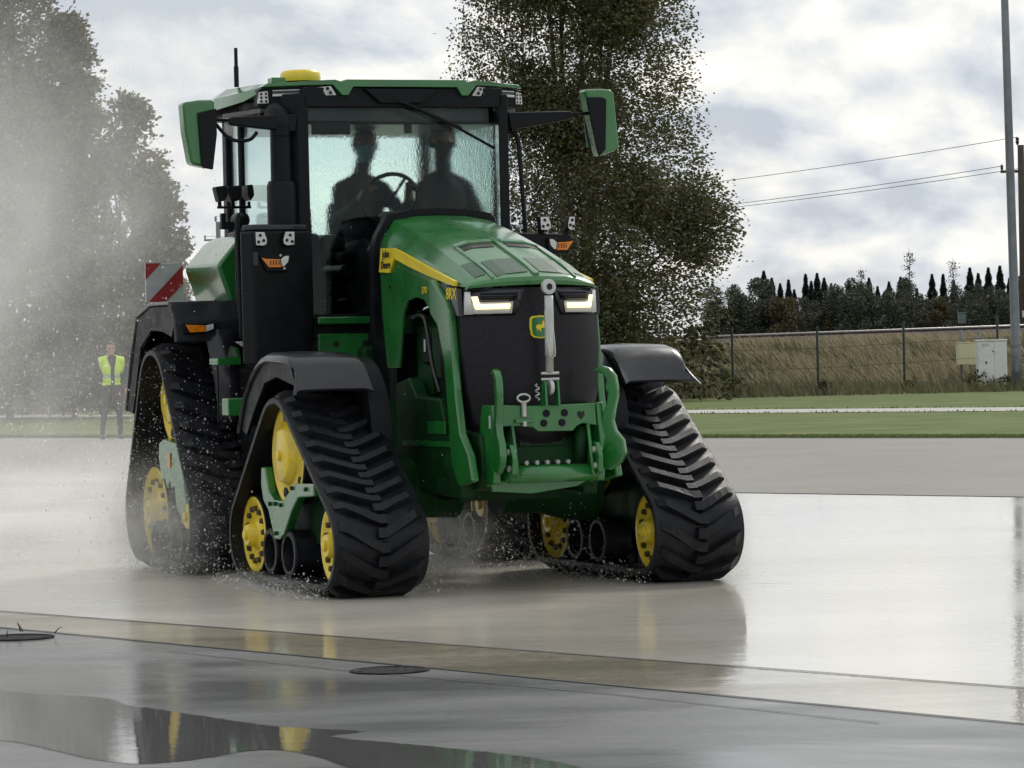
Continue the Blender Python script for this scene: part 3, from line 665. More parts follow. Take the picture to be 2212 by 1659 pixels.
# ---------------------------------------------------------------- nose: grille and headlamps
def nose_x(yy, bulge=.16, x0=1.76): return x0-bulge*(abs(yy)/.45)**2.2
secs = []
for z, hw, xo in ((1.885, .425, 0), (1.80, .435, .0), (1.70, .455, .01), (1.5, .455, .03), (1.25, .435, .045), (1.05, .40, .05), (.93, .34, .02), (.885, .27, -.04)):
    Y = np.linspace(-1, 1, 21); secs.append([(nose_x(t*.45)+xo, t*hw, z) for t in Y])
    secs[-1] = [(1.20, -hw, z)]+secs[-1]+[(1.20, hw, z)]
loft('grille', secs, M_grille, T, cap=True, split=50)
for s in (-1, 1):
    y = lambda v: s*v
    prism('lamp_surround', [(1.17, 1.945), (1.5, 1.898), (1.60, 1.885), (1.62, 1.71), (1.52, 1.725), (1.42, 1.79)], 'y', y(.476), y(.44), M_blkg, T, bevel=.008)
    def nose_patch(name, pts, off, mat, parent, d=.012):
        V = []; n = len(pts)
        for q in (off, off-d):
            for yy, z in pts: V.append((nose_x(yy)+.012+q, s*yy, z))
        return obj(name, fixn(V, [list(range(n)), list(range(n, 2*n))]+[[k, (k+1) % n, n+(k+1) % n, n+k] for k in range(n)]), mat, parent)
    def dens(pts, k=6):
        out = []
        for a, b in zip(pts, pts[1:]+pts[:1]):
            for t in range(k): out.append((a[0]+(b[0]-a[0])*t/k, a[1]+(b[1]-a[1])*t/k))
        return out
    def nose_quad(name, y0t, y1t, y0b, y1b, z1, z0, off, mat, parent, k=10):
        V = []; F = []
        for i in range(k+1):
            t = i/k; yt = y0t+(y1t-y0t)*t; yb = y0b+(y1b-y0b)*t
            for q in (off, off-.014): V += [(nose_x(yt)+.012+q, s*yt, z1), (nose_x(yb)+.012+q, s*yb, z0)]
        for i in range(k):
            for a, b in ((0, 1), (1, 3), (3, 2), (2, 0)): F.append([i*4+a, i*4+b, (i+1)*4+b, (i+1)*4+a])
        F += [[0, 1, 3, 2], [k*4+q for q in (0, 1, 3, 2)]]
        return obj(name, fixn(V, F), mat, parent, smooth=True)
    hl = nose_quad('headlamp', .10, .44, .15, .45, 1.875, 1.715, .004, M_blkg, T)
    nose_quad('lamp_reflector', .13, .40, .18, .40, 1.862, 1.805, .014, M_grey, hl)
    nose_quad('lamp_housing', .17, .40, .18, .40, 1.80, 1.728, .014, M_lens, hl)
    nose_quad('daytime_light', .19, .395, .195, .385, 1.787, 1.756, .024, M_led, hl)
    nose_quad('daytime_light', .375, .405, .365, .395, 1.835, 1.79, .024, M_led, hl)
    nose_quad('lamp_chrome', .41, .438, .40, .445, 1.865, 1.725, .014, M_lens, hl)
    for k in range(3): nose_quad('lamp_louvre', .14, .36, .142, .36, 1.855-.018*k, 1.848-.018*k, .02, M_blk, hl)
# emblem on the grille
def gx(z): return 1.76+float(np.interp(z, [.93, 1.05, 1.25, 1.5, 1.7, 1.8], [.02, .05, .045, .03, .01, 0]))
def shield(h, w, c): return [(a*w, c+b*h) for a, b in ((-.8, 1), (0, 1.08), (.8, 1), (1, .8), (1.05, 0), (.95, -.75), (.7, -1), (0, -1.1), (-.7, -1), (-.95, -.75), (-1.05, 0), (-1, .8))]
em = prism('emblem', shield(.066, .066, 1.64), 'x', gx(1.64)-.01, gx(1.64)+.012, M_stripe, T, bevel=.003)
prism('emblem_field', shield(.057, .057, 1.64), 'x', gx(1.64)+.0125, gx(1.64)+.0165, M_green, em, bevel=0)
deer = [(-.035, .004), (-.022, .014), (0, .014), (.012, .022), (.006, .04), (.016, .032), (.018, .044), (.022, .032), (.034, .030), (.038, .022), (.026, .018), (.022, .004), (.034, -.012), (.018, -.006), (.006, -.006), (-.004, -.02), (.008, -.034), (-.012, -.022), (-.016, -.010), (-.03, -.03), (-.026, -.012)]
prism('emblem_mark', [(a, 1.64+b) for a, b in deer], 'x', gx(1.64)+.017, gx(1.64)+.0195, M_stripe, em, bevel=0)
# ---------------------------------------------------------------- front hitch and top link
HX = 1.86
hitch_before = set(bpy.data.objects)
hp = [(-.34, 1.165), (-.13, 1.155), (.335, 1.16), (.345, 1.02), (.24, 1.035), (.20, 1.02), (.17, .99), (-.08, .995), (-.12, 1.02), (-.20, 1.03), (-.34, 1.03)]
plate = prism('hitch_plate', hp, 'x', HX, HX+.035, M_green, T, bevel=.008)
for a, b in ((-.02, 1.105), (.11, 1.105), (-.04, 1.045), (.09, 1.045)):
    lathe('plate_bolt', [(0, .024), (.012, .022), (.012, .006)], (HX+.035, a, b), 'x', M_blk, plate, n=12)
prism('plate_cutout', [(.20, 1.10), (.215, 1.115), (.235, 1.105), (.25, 1.115), (.255, 1.09), (.23, 1.06), (.205, 1.08)], 'x', HX+.03, HX+.038, M_dark, plate, bevel=0)
box('hitch_box', (HX-.16, -.335, 1.03), (HX-.002, .335, 1.12), M_dgreen, T)
for s in (-1, 1):
    y = lambda v: s*v
    arm = prism('lift_arm', [(HX-.16, 1.165), (HX+.02, 1.165), (HX+.07, .95), (HX+.02, .68), (HX-.12, .66), (HX-.22, .80), (HX-.2, 1.05)], 'y', y(.40), y(.345), M_green, T, bevel=.012)
    prism('arm_plate', [(HX+.0, .93), (HX+.12, .92), (HX+.17, .84), (HX+.16, .74), (HX+.05, .69), (HX-.04, .73)], 'y', y(.325), y(.29), M_green, arm, bevel=.008)
    for a, b in ((.1, .875), (.11, .775)):
        lathe('arm_pin', [(y(.275), .012), (y(.28), .02), (y(.335), .02), (y(.34), .012)], (HX+a, 0, b), 'y', M_steel, arm, n=12)
    tube('lift_cylinder', [(HX-.05, y(.26), .76), (HX-.04, y(.25), 1.02)], .042, M_dgreen, T, n=14)
    tube('stabiliser', [(HX+.05, y(.27), 1.03), (HX+.12, y(.27), .72)], .014, M_green, T, n=8)
# forked lower links: the machine's left one stands up as a claw, the right one is seen edge on
claw = [(.0, 1.0), (.03, 1.09), (.06, 1.16), (.075, 1.22), (.05, 1.25), (.065, 1.30), (.04, 1.335), (.0, 1.35), (-.035, 1.345), (-.03, 1.375), (.03, 1.39), (.09, 1.375), (.135, 1.33), (.15, 1.26), (.15, 1.20), (.125, 1.12), (.11, 1.05), (.13, .99), (.19, .93), (.205, .85), (.17, .79), (.08, .74), (.0, .76), (-.03, .88)]
for s in (-1, 1):
    th = R(62 if s > 0 else 20)
    V, F = prism_data([(a, b) for a, b in claw], 'y', -.024, .024)
    M = Matrix.Translation((HX+.02, s*.375, 0)) @ Matrix.Rotation(R(38) if s > 0 else -R(8), 4, 'Z') @ Matrix.Diagonal((.92, 1, 1, 1))
    obj('lower_link_claw', fixn([M @ Vector(v) for v in V], F), M_green, T, bevel=.012)
tube('cross_shaft', [(HX+.06, -.31, .735), (HX+.06, .31, .735)], .055, M_green, T, n=18)
prism('lower_guard', [(-.40, .70), (.26, .69), (.34, .74), (.35, .70), (.22, .645), (-.10, .61), (-.38, .63)], 'x', HX-.08, HX-.04, M_green, T)
box('hitch_shade_panel', (HX-.16, -.27, .79), (HX-.145, .27, 1.02), M_dark, T)  # added black panel over the green frame, painting the dark gap behind the plate
box('valve_bar', (HX-.14, -.16, .90), (HX-.10, .18, .95), M_dgreen, T)
for k in range(3): lathe('valve_port', [(0, .018), (.004, .018), (.004, .004)], (HX-.10, -.1+.09*k, .925), 'x', M_dark, T, n=10)
for k in range(6): lathe('coupling', [(0, .014), (.03, .014), (.03, .005)], (HX-.09, -.2+.075*k, .80), 'x', M_steel, T, n=10)
# draw pin with loop handle
pin = lathe('draw_pin', [(1.09, .017), (1.165, .017), (1.175, .022), (1.18, .01)], (HX+.05, -.185, 0), 'z', M_steel, T, n=12)
tube('pin_handle', [(HX+.05, -.185+.045*math.cos(a)*(1 if abs(math.cos(a)) < .8 else 1), 1.203+.024*math.sin(a)) for a in np.linspace(0, 2*math.pi, 18, endpoint=False)], .007, M_steel, pin, n=8, closed=True)
box('pin_bracket', (HX+.03, -.25, 1.05), (HX+.06, -.12, 1.075), M_green, T); lathe('pin_end', [(1.03, .016), (1.06, .016)], (HX+.055, -.185, 0), 'z', M_steel, T, n=10)
# top link
TX = HX+.06
for s in (-1, 1): prism('link_clevis', [(TX-.05, 1.15), (TX+.05, 1.15), (TX+.035, 1.30), (TX-.02, 1.31)], 'y', .0+s*.045-.007, .0+s*.045+.007, M_green, T, bevel=.004)
tl = tube('top_link', [(TX, 0, 1.36), (TX+.005, 0, 1.46), (TX+.005, 0, 1.461), (TX+.01, 0, 1.55), (TX+.01, 0, 1.74), (TX+.012, 0, 1.745), (TX+.012, 0, 1.83)], [.026, .026, .031, .031, .031, .029, .029], M_steel, T, n=16)
lathe('link_ball', [(-.018, .03), (-.016, .047), (.016, .047), (.018, .03)], (TX+.012, 0, 1.885), 'x', M_steel, tl, n=24)
lathe('link_ball_bore', [(.0185, .02), (.022, .02), (.022, .008)], (TX+.012, 0, 1.885), 'x', M_dark, tl, n=16)
lathe('link_eye', [(-.014, .03), (-.012, .045), (.012, .045), (.014, .03)], (TX+.005, .0, 1.265), 'y', M_steel, tl, n=20)
for zz in (1.315, 1.352):
    tube('link_pin', [(TX, -.06, zz), (TX, .065, zz)], .009, M_steel, tl, n=8)
tube('link_handle', [(TX+.03, .0, 1.62), (TX+.035, .02, 1.60), (TX+.03, .03, 1.50), (TX+.03, .028, 1.46), (TX+.035, .005, 1.445), (TX+.035, -.012, 1.47), (TX+.035, -.03, 1.60)], .005, M_steel, tl, n=6)
tube('spring_clip', smooth_path([(TX+.02+.02*math.cos(a*3), -.10+.012*math.sin(a*3), 1.19+.016*a) for a in np.linspace(0, 6, 14)]), .005, M_steel, T, n=6)
box('hitch_decal', (HX-.03, -.4035, 1.02), (HX-.005, -.4005, 1.10), M_white, T, bevel=.001)

for o in set(bpy.data.objects)-hitch_before:         # the linkage is a touch narrower than the frame
    if o.type == 'MESH':
        for v in o.data.vertices: v.co.y *= .93
# ---------------------------------------------------------------- exhaust column, lamps
cx0, cx1 = -.95, -.45
prism('exhaust_housing', [(cx1, -.86), (cx1-.05, -.72), (cx0, -.70), (cx0, -1.04), (cx1-.10, -1.205), (cx1, -1.147)], 'z', 1.44, 2.33, M_blk, T, bevel=.018)
prism('housing_cap', [(cx1-.03, -.86), (cx1-.08, -.74), (cx0+.03, -.72), (cx0+.03, -1.03), (cx1-.12, -1.185), (cx1-.03, -1.13)], 'z', 2.33, 2.375, M_grey, T, bevel=.014)
tube('grab_rail', smooth_path([(-.72, -1.155, 1.62), (-.72, -1.165, 2.2), (-.75, -1.16, 2.42), (-.85, -1.10, 2.45)]), .016, M_blk, T)
stack = lathe('exhaust_stack', [(2.37, .10), (2.64, .10), (2.67, .088), (2.675, .072), (3.0, .07)], (-.66, -.87, 0), 'z', M_blk, T, n=28)
tube('stack_outlet', smooth_path([(-.66, -.87, 2.97), (-.66, -.87, 3.04), (-.68, -.87, 3.10), (-.74, -.88, 3.135)]), [.071]*5+[.078]*11, M_blk, stack, n=20)
def work_lamp(x, yc, zc, w, h, parent, flip=1):
    f = flip; pts = [(-.42, .5), (.30, .5), (.5, -.05), (.46, -.38), (.2, -.5), (-.38, -.46)]
    b = prism('lamp_body', [(yc+f*a*w*1.12, zc+b_*h*1.12) for a, b_ in pts], 'x', x-.05, x+.008, M_blk, parent, bevel=.004)
    l = prism('work_lamp', [(yc+f*a*w, zc+b_*h) for a, b_ in pts], 'x', x+.0085, x+.016, M_lens, parent, bevel=.003)
    for a, b_ in ((-.05, .26), (-.2, -.22), (.22, -.12)):
        lathe('led_dot', [(0, .011), (.003, .011), (.003, .003)], (x+.016, yc+f*a*w, zc+b_*h), 'x', M_dark, l, n=10)
work_lamp(cx1+.03, -1.105, 2.275, .085, .09, T, 1); work_lamp(cx1+.03, -.905, 2.275, .085, .09, T, -1)
def indicator(x, y0, y1, z, sgn):
    """y0 outer end, y1 inner"""
    d = y1-y0
    b = prism('indicator_housing', [(y0-.06*d, z+.045), (y1, z+.05), (y1+.06*d, z-.01), (y1-.08*d, z-.062), (y0+.2*d, z-.062)], 'x', x-.03, x+.02, M_blk, T, bevel=.006)
    prism('amber_lamp', [(y0, z+.03), (y0+.18*d, z+.022), (y0+.66*d, z+.018), (y0+.70*d, z-.035), (y0+.26*d, z-.035)], 'x', x+.0205, x+.03, M_amber, b, bevel=.003)
    prism('clear_lamp', [(y0+.69*d, z+.018), (y0+.84*d, z+.04), (y0+.99*d, z+.04), (y0+.95*d, z+.0), (y0+.80*d, z-.03), (y0+.73*d, z-.03)], 'x', x+.0205, x+.03, M_lens, b, bevel=.003)
    for k in range(4): box('amber_rib', (x+.0302, y0+(.30+.1*k)*d, z-.02), (x+.0325, y0+(.335+.1*k)*d, z+.012), M_bolt, b, bevel=0)
    return b
indicator(cx1+.005, -1.10, -.905, 2.12, -1)
box('reflector_patch', (cx1+.001, -1.148, 2.10), (cx1+.006, -1.115, 2.19), M_grey, T, bevel=.001)
lathe('screw', [(0, .009), (.004, .008), (.004, .002)], (cx1+.025, -.965, 2.165), 'x', M_steel, T, n=8)
lathe('screw', [(0, .009), (.004, .008), (.004, .002)], (cx1+.025, -.94, 2.078), 'x', M_steel, T, n=8)
# machine's left: bracket with lamps and indicator
prism('lamp_bracket', [(.70, 2.30), (1.13, 2.285), (1.15, 2.25), (1.12, 2.16), (.95, 2.17), (.72, 2.25)], 'x', -.52, -.42, M_blk, T, bevel=.012)
work_lamp(-.40, .93, 2.358, .082, .09, T, 1); work_lamp(-.42, 1.135, 2.358, .055, .09, T, -1)
box('lamp_post', (-.48, .91, 2.27), (-.45, .95, 2.33), M_blk, T); box('lamp_post', (-.48, 1.10, 2.27), (-.45, 1.13, 2.33), M_blk, T)
indicator(-.41, 1.135, .955, 2.21, 1)
# lamp cluster on the right B post, arms and sockets
for dx, yy, w in ((.0, -1.14, .085), (.0, -1.045, .10)):
    b = prism('cab_side_lamp', [(yy-w/2, 2.66), (yy+w/2, 2.67), (yy+w/2, 2.60), (yy+w/2-.015, 2.565), (yy-w/2+.025, 2.555)], 'x', -1.26, -1.16, M_blk, T, bevel=.012)
    box('lamp_foot', (-1.22, yy-.013, 2.515), (-1.20, yy+.013, 2.56), M_blk, b)
tube('lamp_arm', [(-1.2, -1.16, 2.52), (-1.2, -.92, 2.52)], .009, M_blk, T)
b = prism('cab_side_lamp', [(-.955, 2.67), (-.915, 2.675), (-.905, 2.60), (-.935, 2.56), (-.955, 2.60)], 'x', -1.3, -1.15, M_blk, T, bevel=.01)
box('lamp_foot', (-1.22, -.94, 2.515), (-1.20, -.92, 2.56), M_blk, b)
lathe('pivot_bracket', [(-.06, .03), (-.05, .055), (.05, .055), (.06, .03)], (-1.2, -1.0, 2.43), 'x', M_blk, T, n=16)
box('bracket_arm', (-1.24, -1.14, 2.37), (-1.18, -1.0, 2.42), M_blk, T); box('bracket_pin', (-1.235, -1.135, 2.41), (-1.195, -1.10, 2.48), M_blk, T)
tube('bracket_rail', smooth_path([(-1.2, -1.01, 2.43), (-1.18, -1.03, 2.3), (-1.16, -1.035, 1.85), (-1.12, -1.02, 1.75)]), .017, M_blk, T)
# ---------------------------------------------------------------- cab
A, Bp, Cc = (-.66, .715), (-1.35, .935), (-2.25, .75)
ZF, ZR = 1.74, 3.17
def post(name, p, q, w, mat=M_blk):
    return tube(name, [p, q], w, mat, T, n=8)
for s in (-1, 1):
    prism('a_pillar', [(-.60, s*.685), (-.60, s*.76), (-.70, s*(.85 if s < 0 else .77)), (-.74, s*.74)], 'z', ZF, 3.26, M_blk, T, bevel=.012)
    post('b_pillar', (Bp[0], s*Bp[1], 1.7), (Bp[0]+.02, s*.94, 3.2), .024)
    box('c_pillar', (Cc[0]-.06, s*(Cc[1]-.05), 1.7), (Cc[0]+.04, s*(Cc[1]+.03), 3.22), M_blk, T, bevel=.015)
    # side glass: two panes a side
    for (p, q) in ((A, Bp), (Bp, Cc)):
        d = Vector((q[0]-p[0], s*(q[1]-p[1]), 0)); a0 = Vector((p[0], s*p[1], 0))+d*.05; a1 = Vector((p[0], s*p[1], 0))+d*.96
        n_ = Vector((d.y, -d.x, 0)).normalized()*.004
        zb = 2.38 if s < 0 else 1.95
        V = [a0+Vector((0, 0, zb)), a1+Vector((0, 0, zb)), a1+Vector((0, 0, 3.18)), a0+Vector((0, 0, 3.18))]
        V += [v+n_ for v in V]
        obj('side_window', fixn(V, [[0, 1, 2, 3], [4, 5, 6, 7], [0, 1, 5, 4], [1, 2, 6, 5], [2, 3, 7, 6], [3, 0, 4, 7]]), M_glass, T)
    # lower cab body and green rear quarter panel
    prism('cab_sill', [(-.66, s*.66), (-.66, s*.72), (-1.35, s*.93), (-2.28, s*.77), (-2.28, s*.70), (-1.35, s*.85)], 'z', 1.62, 2.38 if s < 0 else 1.95, M_blk, T, bevel=.01)  # right side raised in black to darken the shaded foot of the window
    qp = [(s*.80, 2.36), (s*.90, 2.30), (s*1.045, 2.135), (s*1.02, 2.06), (s*.98, 1.95), (s*.92, 1.72), (s*.86, 1.66), (s*.80, 1.70)]
    prism('quarter_panel', qp, 'x', -2.45, -1.62, M_green, T, bevel=.03)
    st = box('side_step', (-1.12, s*1.27, 1.44), (-.92, s*1.10, 1.49), M_green, T, bevel=.008)
    prism('step_back', [(-1.20, 1.49), (-.95, 1.49), (-1.0, 1.55), (-1.12, 1.57)], 'y', s*1.12, s*1.09, M_dgreen, st)
    box('step_hanger', (-1.0, s*1.255, 1.05), (-.985, s*1.245, 1.44), M_blk, st, bevel=0)
    box('side_step', (-.75, s*1.30, 1.10), (-.60, s*1.12, 1.22), M_green, T, bevel=.01)
# windscreen
wv = [(-.645, -.69, 1.76), (-.645, .69, 1.76), (-.625, .69, 3.165), (-.625, -.69, 3.165)]
V = []; F = []; nx = 12
for lay in (0, -.006):
    for i in range(nx+1):
        t = -1+2*i/nx
        for zz in (1.77, 3.165): V.append((-.625-.045*abs(t)**3+lay, t*.688, zz))
m2 = 2*(nx+1)
for i in range(nx): F += [[2*i, 2*i+2, 2*i+3, 2*i+1], [m2+2*i, m2+2*i+2, m2+2*i+3, m2+2*i+1], [2*i, 2*i+2, m2+2*i+2, m2+2*i], [2*i+1, 2*i+3, m2+2*i+3, m2+2*i+1]]
F += [[0, 1, m2+1, m2], [2*nx, 2*nx+1, m2+2*nx+1, m2+2*nx]]
obj('windscreen', fixn(V, F), M_wind, T, smooth=False)
box('windscreen_header', (-.72, -.72, 3.168), (-.60, .72, 3.30), M_blk, T)
box('windscreen_base', (-.70, -.70, 1.735), (-.62, .70, 1.768), M_blk, T)
box('rear_window', (-2.262, -.69, 2.3), (-2.256, .69, 3.12), M_glass, T, bevel=0)
box('cab_rear_panel', (-2.28, -.70, 1.6), (-2.2, .70, 2.3), M_blk, T)
box('cab_floor', (-2.25, -.80, 1.62), (-.72, .80, 1.72), M_blk, T)
# interior
box('seat_base', (-1.75, -.26, 2.0), (-1.25, .26, 2.12), M_blk, T, bevel=.05)
box('seat_back', (-1.80, -.19, 2.1), (-1.68, .19, 2.58), M_blk, T, bevel=.06)
box('seat_pedestal', (-1.7, -.18, 1.72), (-1.3, .18, 2.0), M_blk, T)
box('armrest_console', (-1.65, -.48, 2.2), (-1.0, -.30, 2.32), M_blk, T, bevel=.03)
box('side_console', (-1.9, -.80, 1.72), (-.95, -.50, 2.33), M_blk, T, bevel=.04)
box('passenger_seat', (-1.65, .40, 1.72), (-1.3, .76, 2.14), M_blk, T, bevel=.04)
tube('steering_column', [(-.86, .03, 1.72), (-1.0, .03, 2.46)], .06, M_blk, T)
sw = tube('steering_wheel', [(-1.03+.19*.42*math.cos(a), .03+.2*math.sin(a), 2.56+.19*.9*math.cos(a)) for a in np.linspace(0, 2*math.pi, 28, endpoint=False)], .015, M_blk, T, closed=True)
for a in (.5, 2.6, 4.71): tube('wheel_spoke', [(-1.02, .03, 2.54), (-1.03+.19*.42*math.cos(a), .03+.19*math.sin(a), 2.56+.18*.9*math.cos(a))], .012, M_blk, sw, n=6)
box('dash_pod', (-1.02, -.06, 2.40), (-.84, .14, 2.47), M_grey, T, bevel=.015)
mon = box('corner_monitor', (-1.05, -.66, 2.3), (-1.0, -.55, 2.5), M_blk, T, bevel=.01)
box('headliner', (-2.2, -.80, 3.06), (-.76, .80, 3.20), M_grey, T, bevel=.03)
box('sun_visor', (-.76, -.62, 2.99), (-.74, -.34, 3.08), M_blk, T, bevel=.01)
box('cab_camera', (-.80, .06, 3.0), (-.75, .11, 3.07), M_blk, T, bevel=.01)
# ---------------------------------------------------------------- roof
def rsec(x, hw, zt, zb): return [(x, -hw, zb), (x, -hw*.985, (zt+zb)/2), (x, -hw*.90, zt-.018), (x, -hw*.6, zt), (x, hw*.6, zt), (x, hw*.90, zt-.018), (x, hw*.985, (zt+zb)/2), (x, hw, zb)]
roof = loft('roof', [rsec(-2.42, .86, 3.30, 3.20), rsec(-2.3, .98, 3.345, 3.20), rsec(-1.6, 1.06, 3.375, 3.205), rsec(-1.05, 1.0, 3.37, 3.235), rsec(-.86, .95, 3.36, 3.28), rsec(-.66, .62, 3.352, 3.30)], M_green, T, cap=True, split=35)
prism('roof_lining', [(-2.3, -.9), (-1.1, -.97), (-.92, -.9), (-.72, -.55), (-.72, .55), (-.92, .9), (-1.1, .97), (-2.3, .9)], 'z', 3.17, 3.245, M_blk, T, bevel=.02)
def sweep(o):
    me = o.data; new = []
    for v in me.vertices:
        a = abs(v.co.y)
        if a > .55:
            b = (a+.127)/1.231; v.co.x -= .6*(b-.55); v.co.y = math.copysign(b, v.co.y)
    me.update(); return o
bandp = [(-1.0, 3.338), (-.5, 3.350), (-.46, 3.338), (-.42, 3.352), (.42, 3.352), (.46, 3.338), (.5, 3.350), (1.0, 3.338), (1.04, 3.315), (.52, 3.316), (.455, 3.245), (.41, 3.245), (.375, 3.302), (-.375, 3.302), (-.41, 3.245), (-.455, 3.245), (-.52, 3.316), (-1.04, 3.315)]
xs_ = lambda a, b, n: [(a[0]+(b[0]-a[0])*i/n, a[1]+(b[1]-a[1])*i/n) for i in range(n)]
bandp = bandp[:1]+xs_(bandp[0], bandp[1], 4)[1:]+bandp[1:7]+xs_(bandp[6], bandp[7], 4)[1:]+bandp[7:9]+xs_(bandp[8], bandp[9], 4)[1:]+bandp[9:17]+xs_(bandp[16], bandp[17], 4)[1:]+bandp[17:]
sweep(prism('roof_visor', bandp, 'x', -.67, -.565, M_green, T, bevel=.004))
for s in (-1, 1):
    y = lambda v: s*v
    sweep(prism('light_recess', [(y(.50), 3.313), (y(.56), 3.312), (y(1.05), 3.305), (y(1.06), 3.19), (y(.98), 3.175), (y(.56), 3.21), (y(.46), 3.22)], 'x', -.70, -.60, M_blk, T, bevel=.006))
    l1_ = sweep(prism('roof_lamp', [(y(.53), 3.308), (y(.665), 3.300), (y(.625), 3.243), (y(.49), 3.246)], 'x', -.60, -.578, M_lens, T, bevel=.004))
    for a, b in ((.555, 3.29), (.61, 3.287), (.535, 3.262), (.59, 3.26)): sweep(lathe('led_dot', [(0, .012), (.003, .012), (.003, .003)], (-.578, y(a), b), 'x', M_dark, l1_, n=8))
    l2_ = sweep(prism('roof_light_bar', [(y(.685), 3.300), (y(.96), 3.292), (y(.955), 3.252), (y(.68), 3.268)], 'x', -.60, -.585, M_blkg, T, bevel=.003))
    sweep(box('light_bar_edge', (-.586, y(.955), 3.250), (-.578, y(.68), 3.266), M_lens, l2_, bevel=.001)); sweep(box('light_bar_edge', (-.586, y(.955), 3.286), (-.580, y(.69), 3.292), M_lens, l2_, bevel=.001))
    l3_ = sweep(prism('corner_lamp', [(y(.985), 3.29), (y(1.05), 3.283), (y(1.06), 3.205), (y(.98), 3.205)], 'x', -.62, -.595, M_lens, T, bevel=.004))
    for a, b in ((1.0, 3.27), (1.035, 3.27), (1.0, 3.245), (1.035, 3.245), (1.0, 3.22), (1.035, 3.22)): sweep(lathe('led_dot', [(0, .009), (.003, .009), (.003, .003)], (-.595, y(a), b), 'x', M_dark, l3_, n=8))
    # louvred underside of the roof overhang
    pv = prism('roof_underside', [(-.90, y(.93)), (-1.5, y(1.02)), (-1.5, y(.90)), (-.74, y(.70))], 'z', 3.145, 3.185, M_grey, T, bevel=.01)
    for k in range(5): box('louvre', (-.92-.11*k, y(.93), 3.13), (-.98-.11*k, y(.84), 3.144), M_dark, pv, bevel=0)
# roof receiver dome and antennas
dome = loft('receiver_dome', [[(-.9+.15*f*math.cos(a)*.9, -.64+.135*f*math.sin(a), z) for a in np.linspace(0, 2*math.pi, 25)] for f, z in ((1, 3.36), (1.03, 3.385), (1, 3.415), (.9, 3.432), (.5, 3.44), (.02, 3.441))], M_yel, T, cap=False, split=50)
box('receiver_mount', (-.95, -.86, 3.345), (-.85, -.74, 3.385), M_green, dome)
lathe('antenna', [(3.36, .017), (3.50, .017), (3.505, .013), (3.63, .012)], (-1.4, -.94, 0), 'z', M_blk, T, n=10)
lathe('beacon_base', [(3.36, .05), (3.385, .05), (3.40, .03)], (-1.3, .88, 0), 'z', M_blk, T, n=16)
# ---------------------------------------------------------------- mirrors
def mirror(s, dz, yo, yi, tilt):
    outer = [(yi, 3.215), (yi+(yo-yi)*.5, 3.212), (yo, 3.195), (yo-(yo-yi)*.06, 3.0), (yo-(yo-yi)*.22, 2.785), (yo-(yo-yi)*.62, 2.765), (yo-(yo-yi)*.85, 2.755), (yi, 3.0)]
    if s > 0: outer = [(yi, 3.22), (yo-.10, 3.225), (yo-.02, 3.22), (yo, 3.19), (yo+.03, 2.83), (yo+.005, 2.795), (yo-.12, 2.755), (yi+.09, 2.80)]
    hs = prism('mirror_housing', [(s*a, b+dz) for a, b in outer], 'x', -.73, -.60, M_green, T, bevel=.02)
    if s < 0: face = [(yi-.004, 3.155), (yi+(yo-yi)*.56, 3.125), (yi+(yo-yi)*.47, 2.76), (yi+(yo-yi)*.13, 2.745), (yi-.004, 2.98)]
    else: face = [(yi+.0, 3.165), (yi+.12, 3.165), (yi+.155, 3.15), (yo-.085, 2.80), (yo-.135, 2.752), (yi+.075, 2.80)]
    prism('mirror_back', [(s*a, b+dz) for a, b in face], 'x', -.60, -.575, M_blk, hs, bevel=.008)
    prism('mirror_glass', [(s*a, b+dz) for a, b in ((yi+.03, 3.18), (yo-.03, 3.17), (yo-.05, 2.84), (yi+.06, 2.82))], 'x', -.736, -.731, M_chrome, hs, bevel=0)
    arm = prism('mirror_arm', [(s*.76, 3.12+dz*.2), (s*1.22, 3.10+dz*.6), (s*1.26, 3.085+dz*.6), (s*1.24, 3.045+dz*.6), (s*.78, 2.995+dz*.2)], 'x', -.66, -.60, M_blk, T, bevel=.012)
    tube('mirror_rod', [(-.63, s*1.22, 3.08+dz*.6), (-.63, s*(yi+.05), 3.085+dz*.6)], .012, M_blk, arm, n=8)
mirror(-1, 0, 1.565, 1.342, 0); mirror(1, .075, 1.56, 1.335, 0)
tube('mirror_brace', smooth_path([(-.64, -1.34, 3.07), (-.64, -1.23, 2.955), (-.64, -1.10, 2.947), (-.64, -1.04, 3.0)], 4), .013, M_blk, T, n=8)
# handrail on the machine's left door post, wiper
tube('hand_rail', smooth_path([(-.66, .76, 3.0), (-.64, .80, 3.0), (-.62, .835, 2.95), (-.60, .845, 2.7), (-.58, .86, 2.3), (-.57, .86, 2.15)]), .016, M_blk, T, n=10)
wp = tube('wiper_arm', [(-.575, -.10, 3.225), (-.572, .05, 3.17), (-.570, .40, 3.02)], .014, M_blk, T, n=6)
tube('wiper_blade', [(-.568, .28, 3.075), (-.568, .64, 2.885)], .011, M_blk, wp, n=6)
prism('wiper_motor_cover', [(-.30, 3.29), (.25, 3.29), (.12, 3.19), (-.18, 3.19)], 'x', -.60, -.565, M_blk, T, bevel=.01)
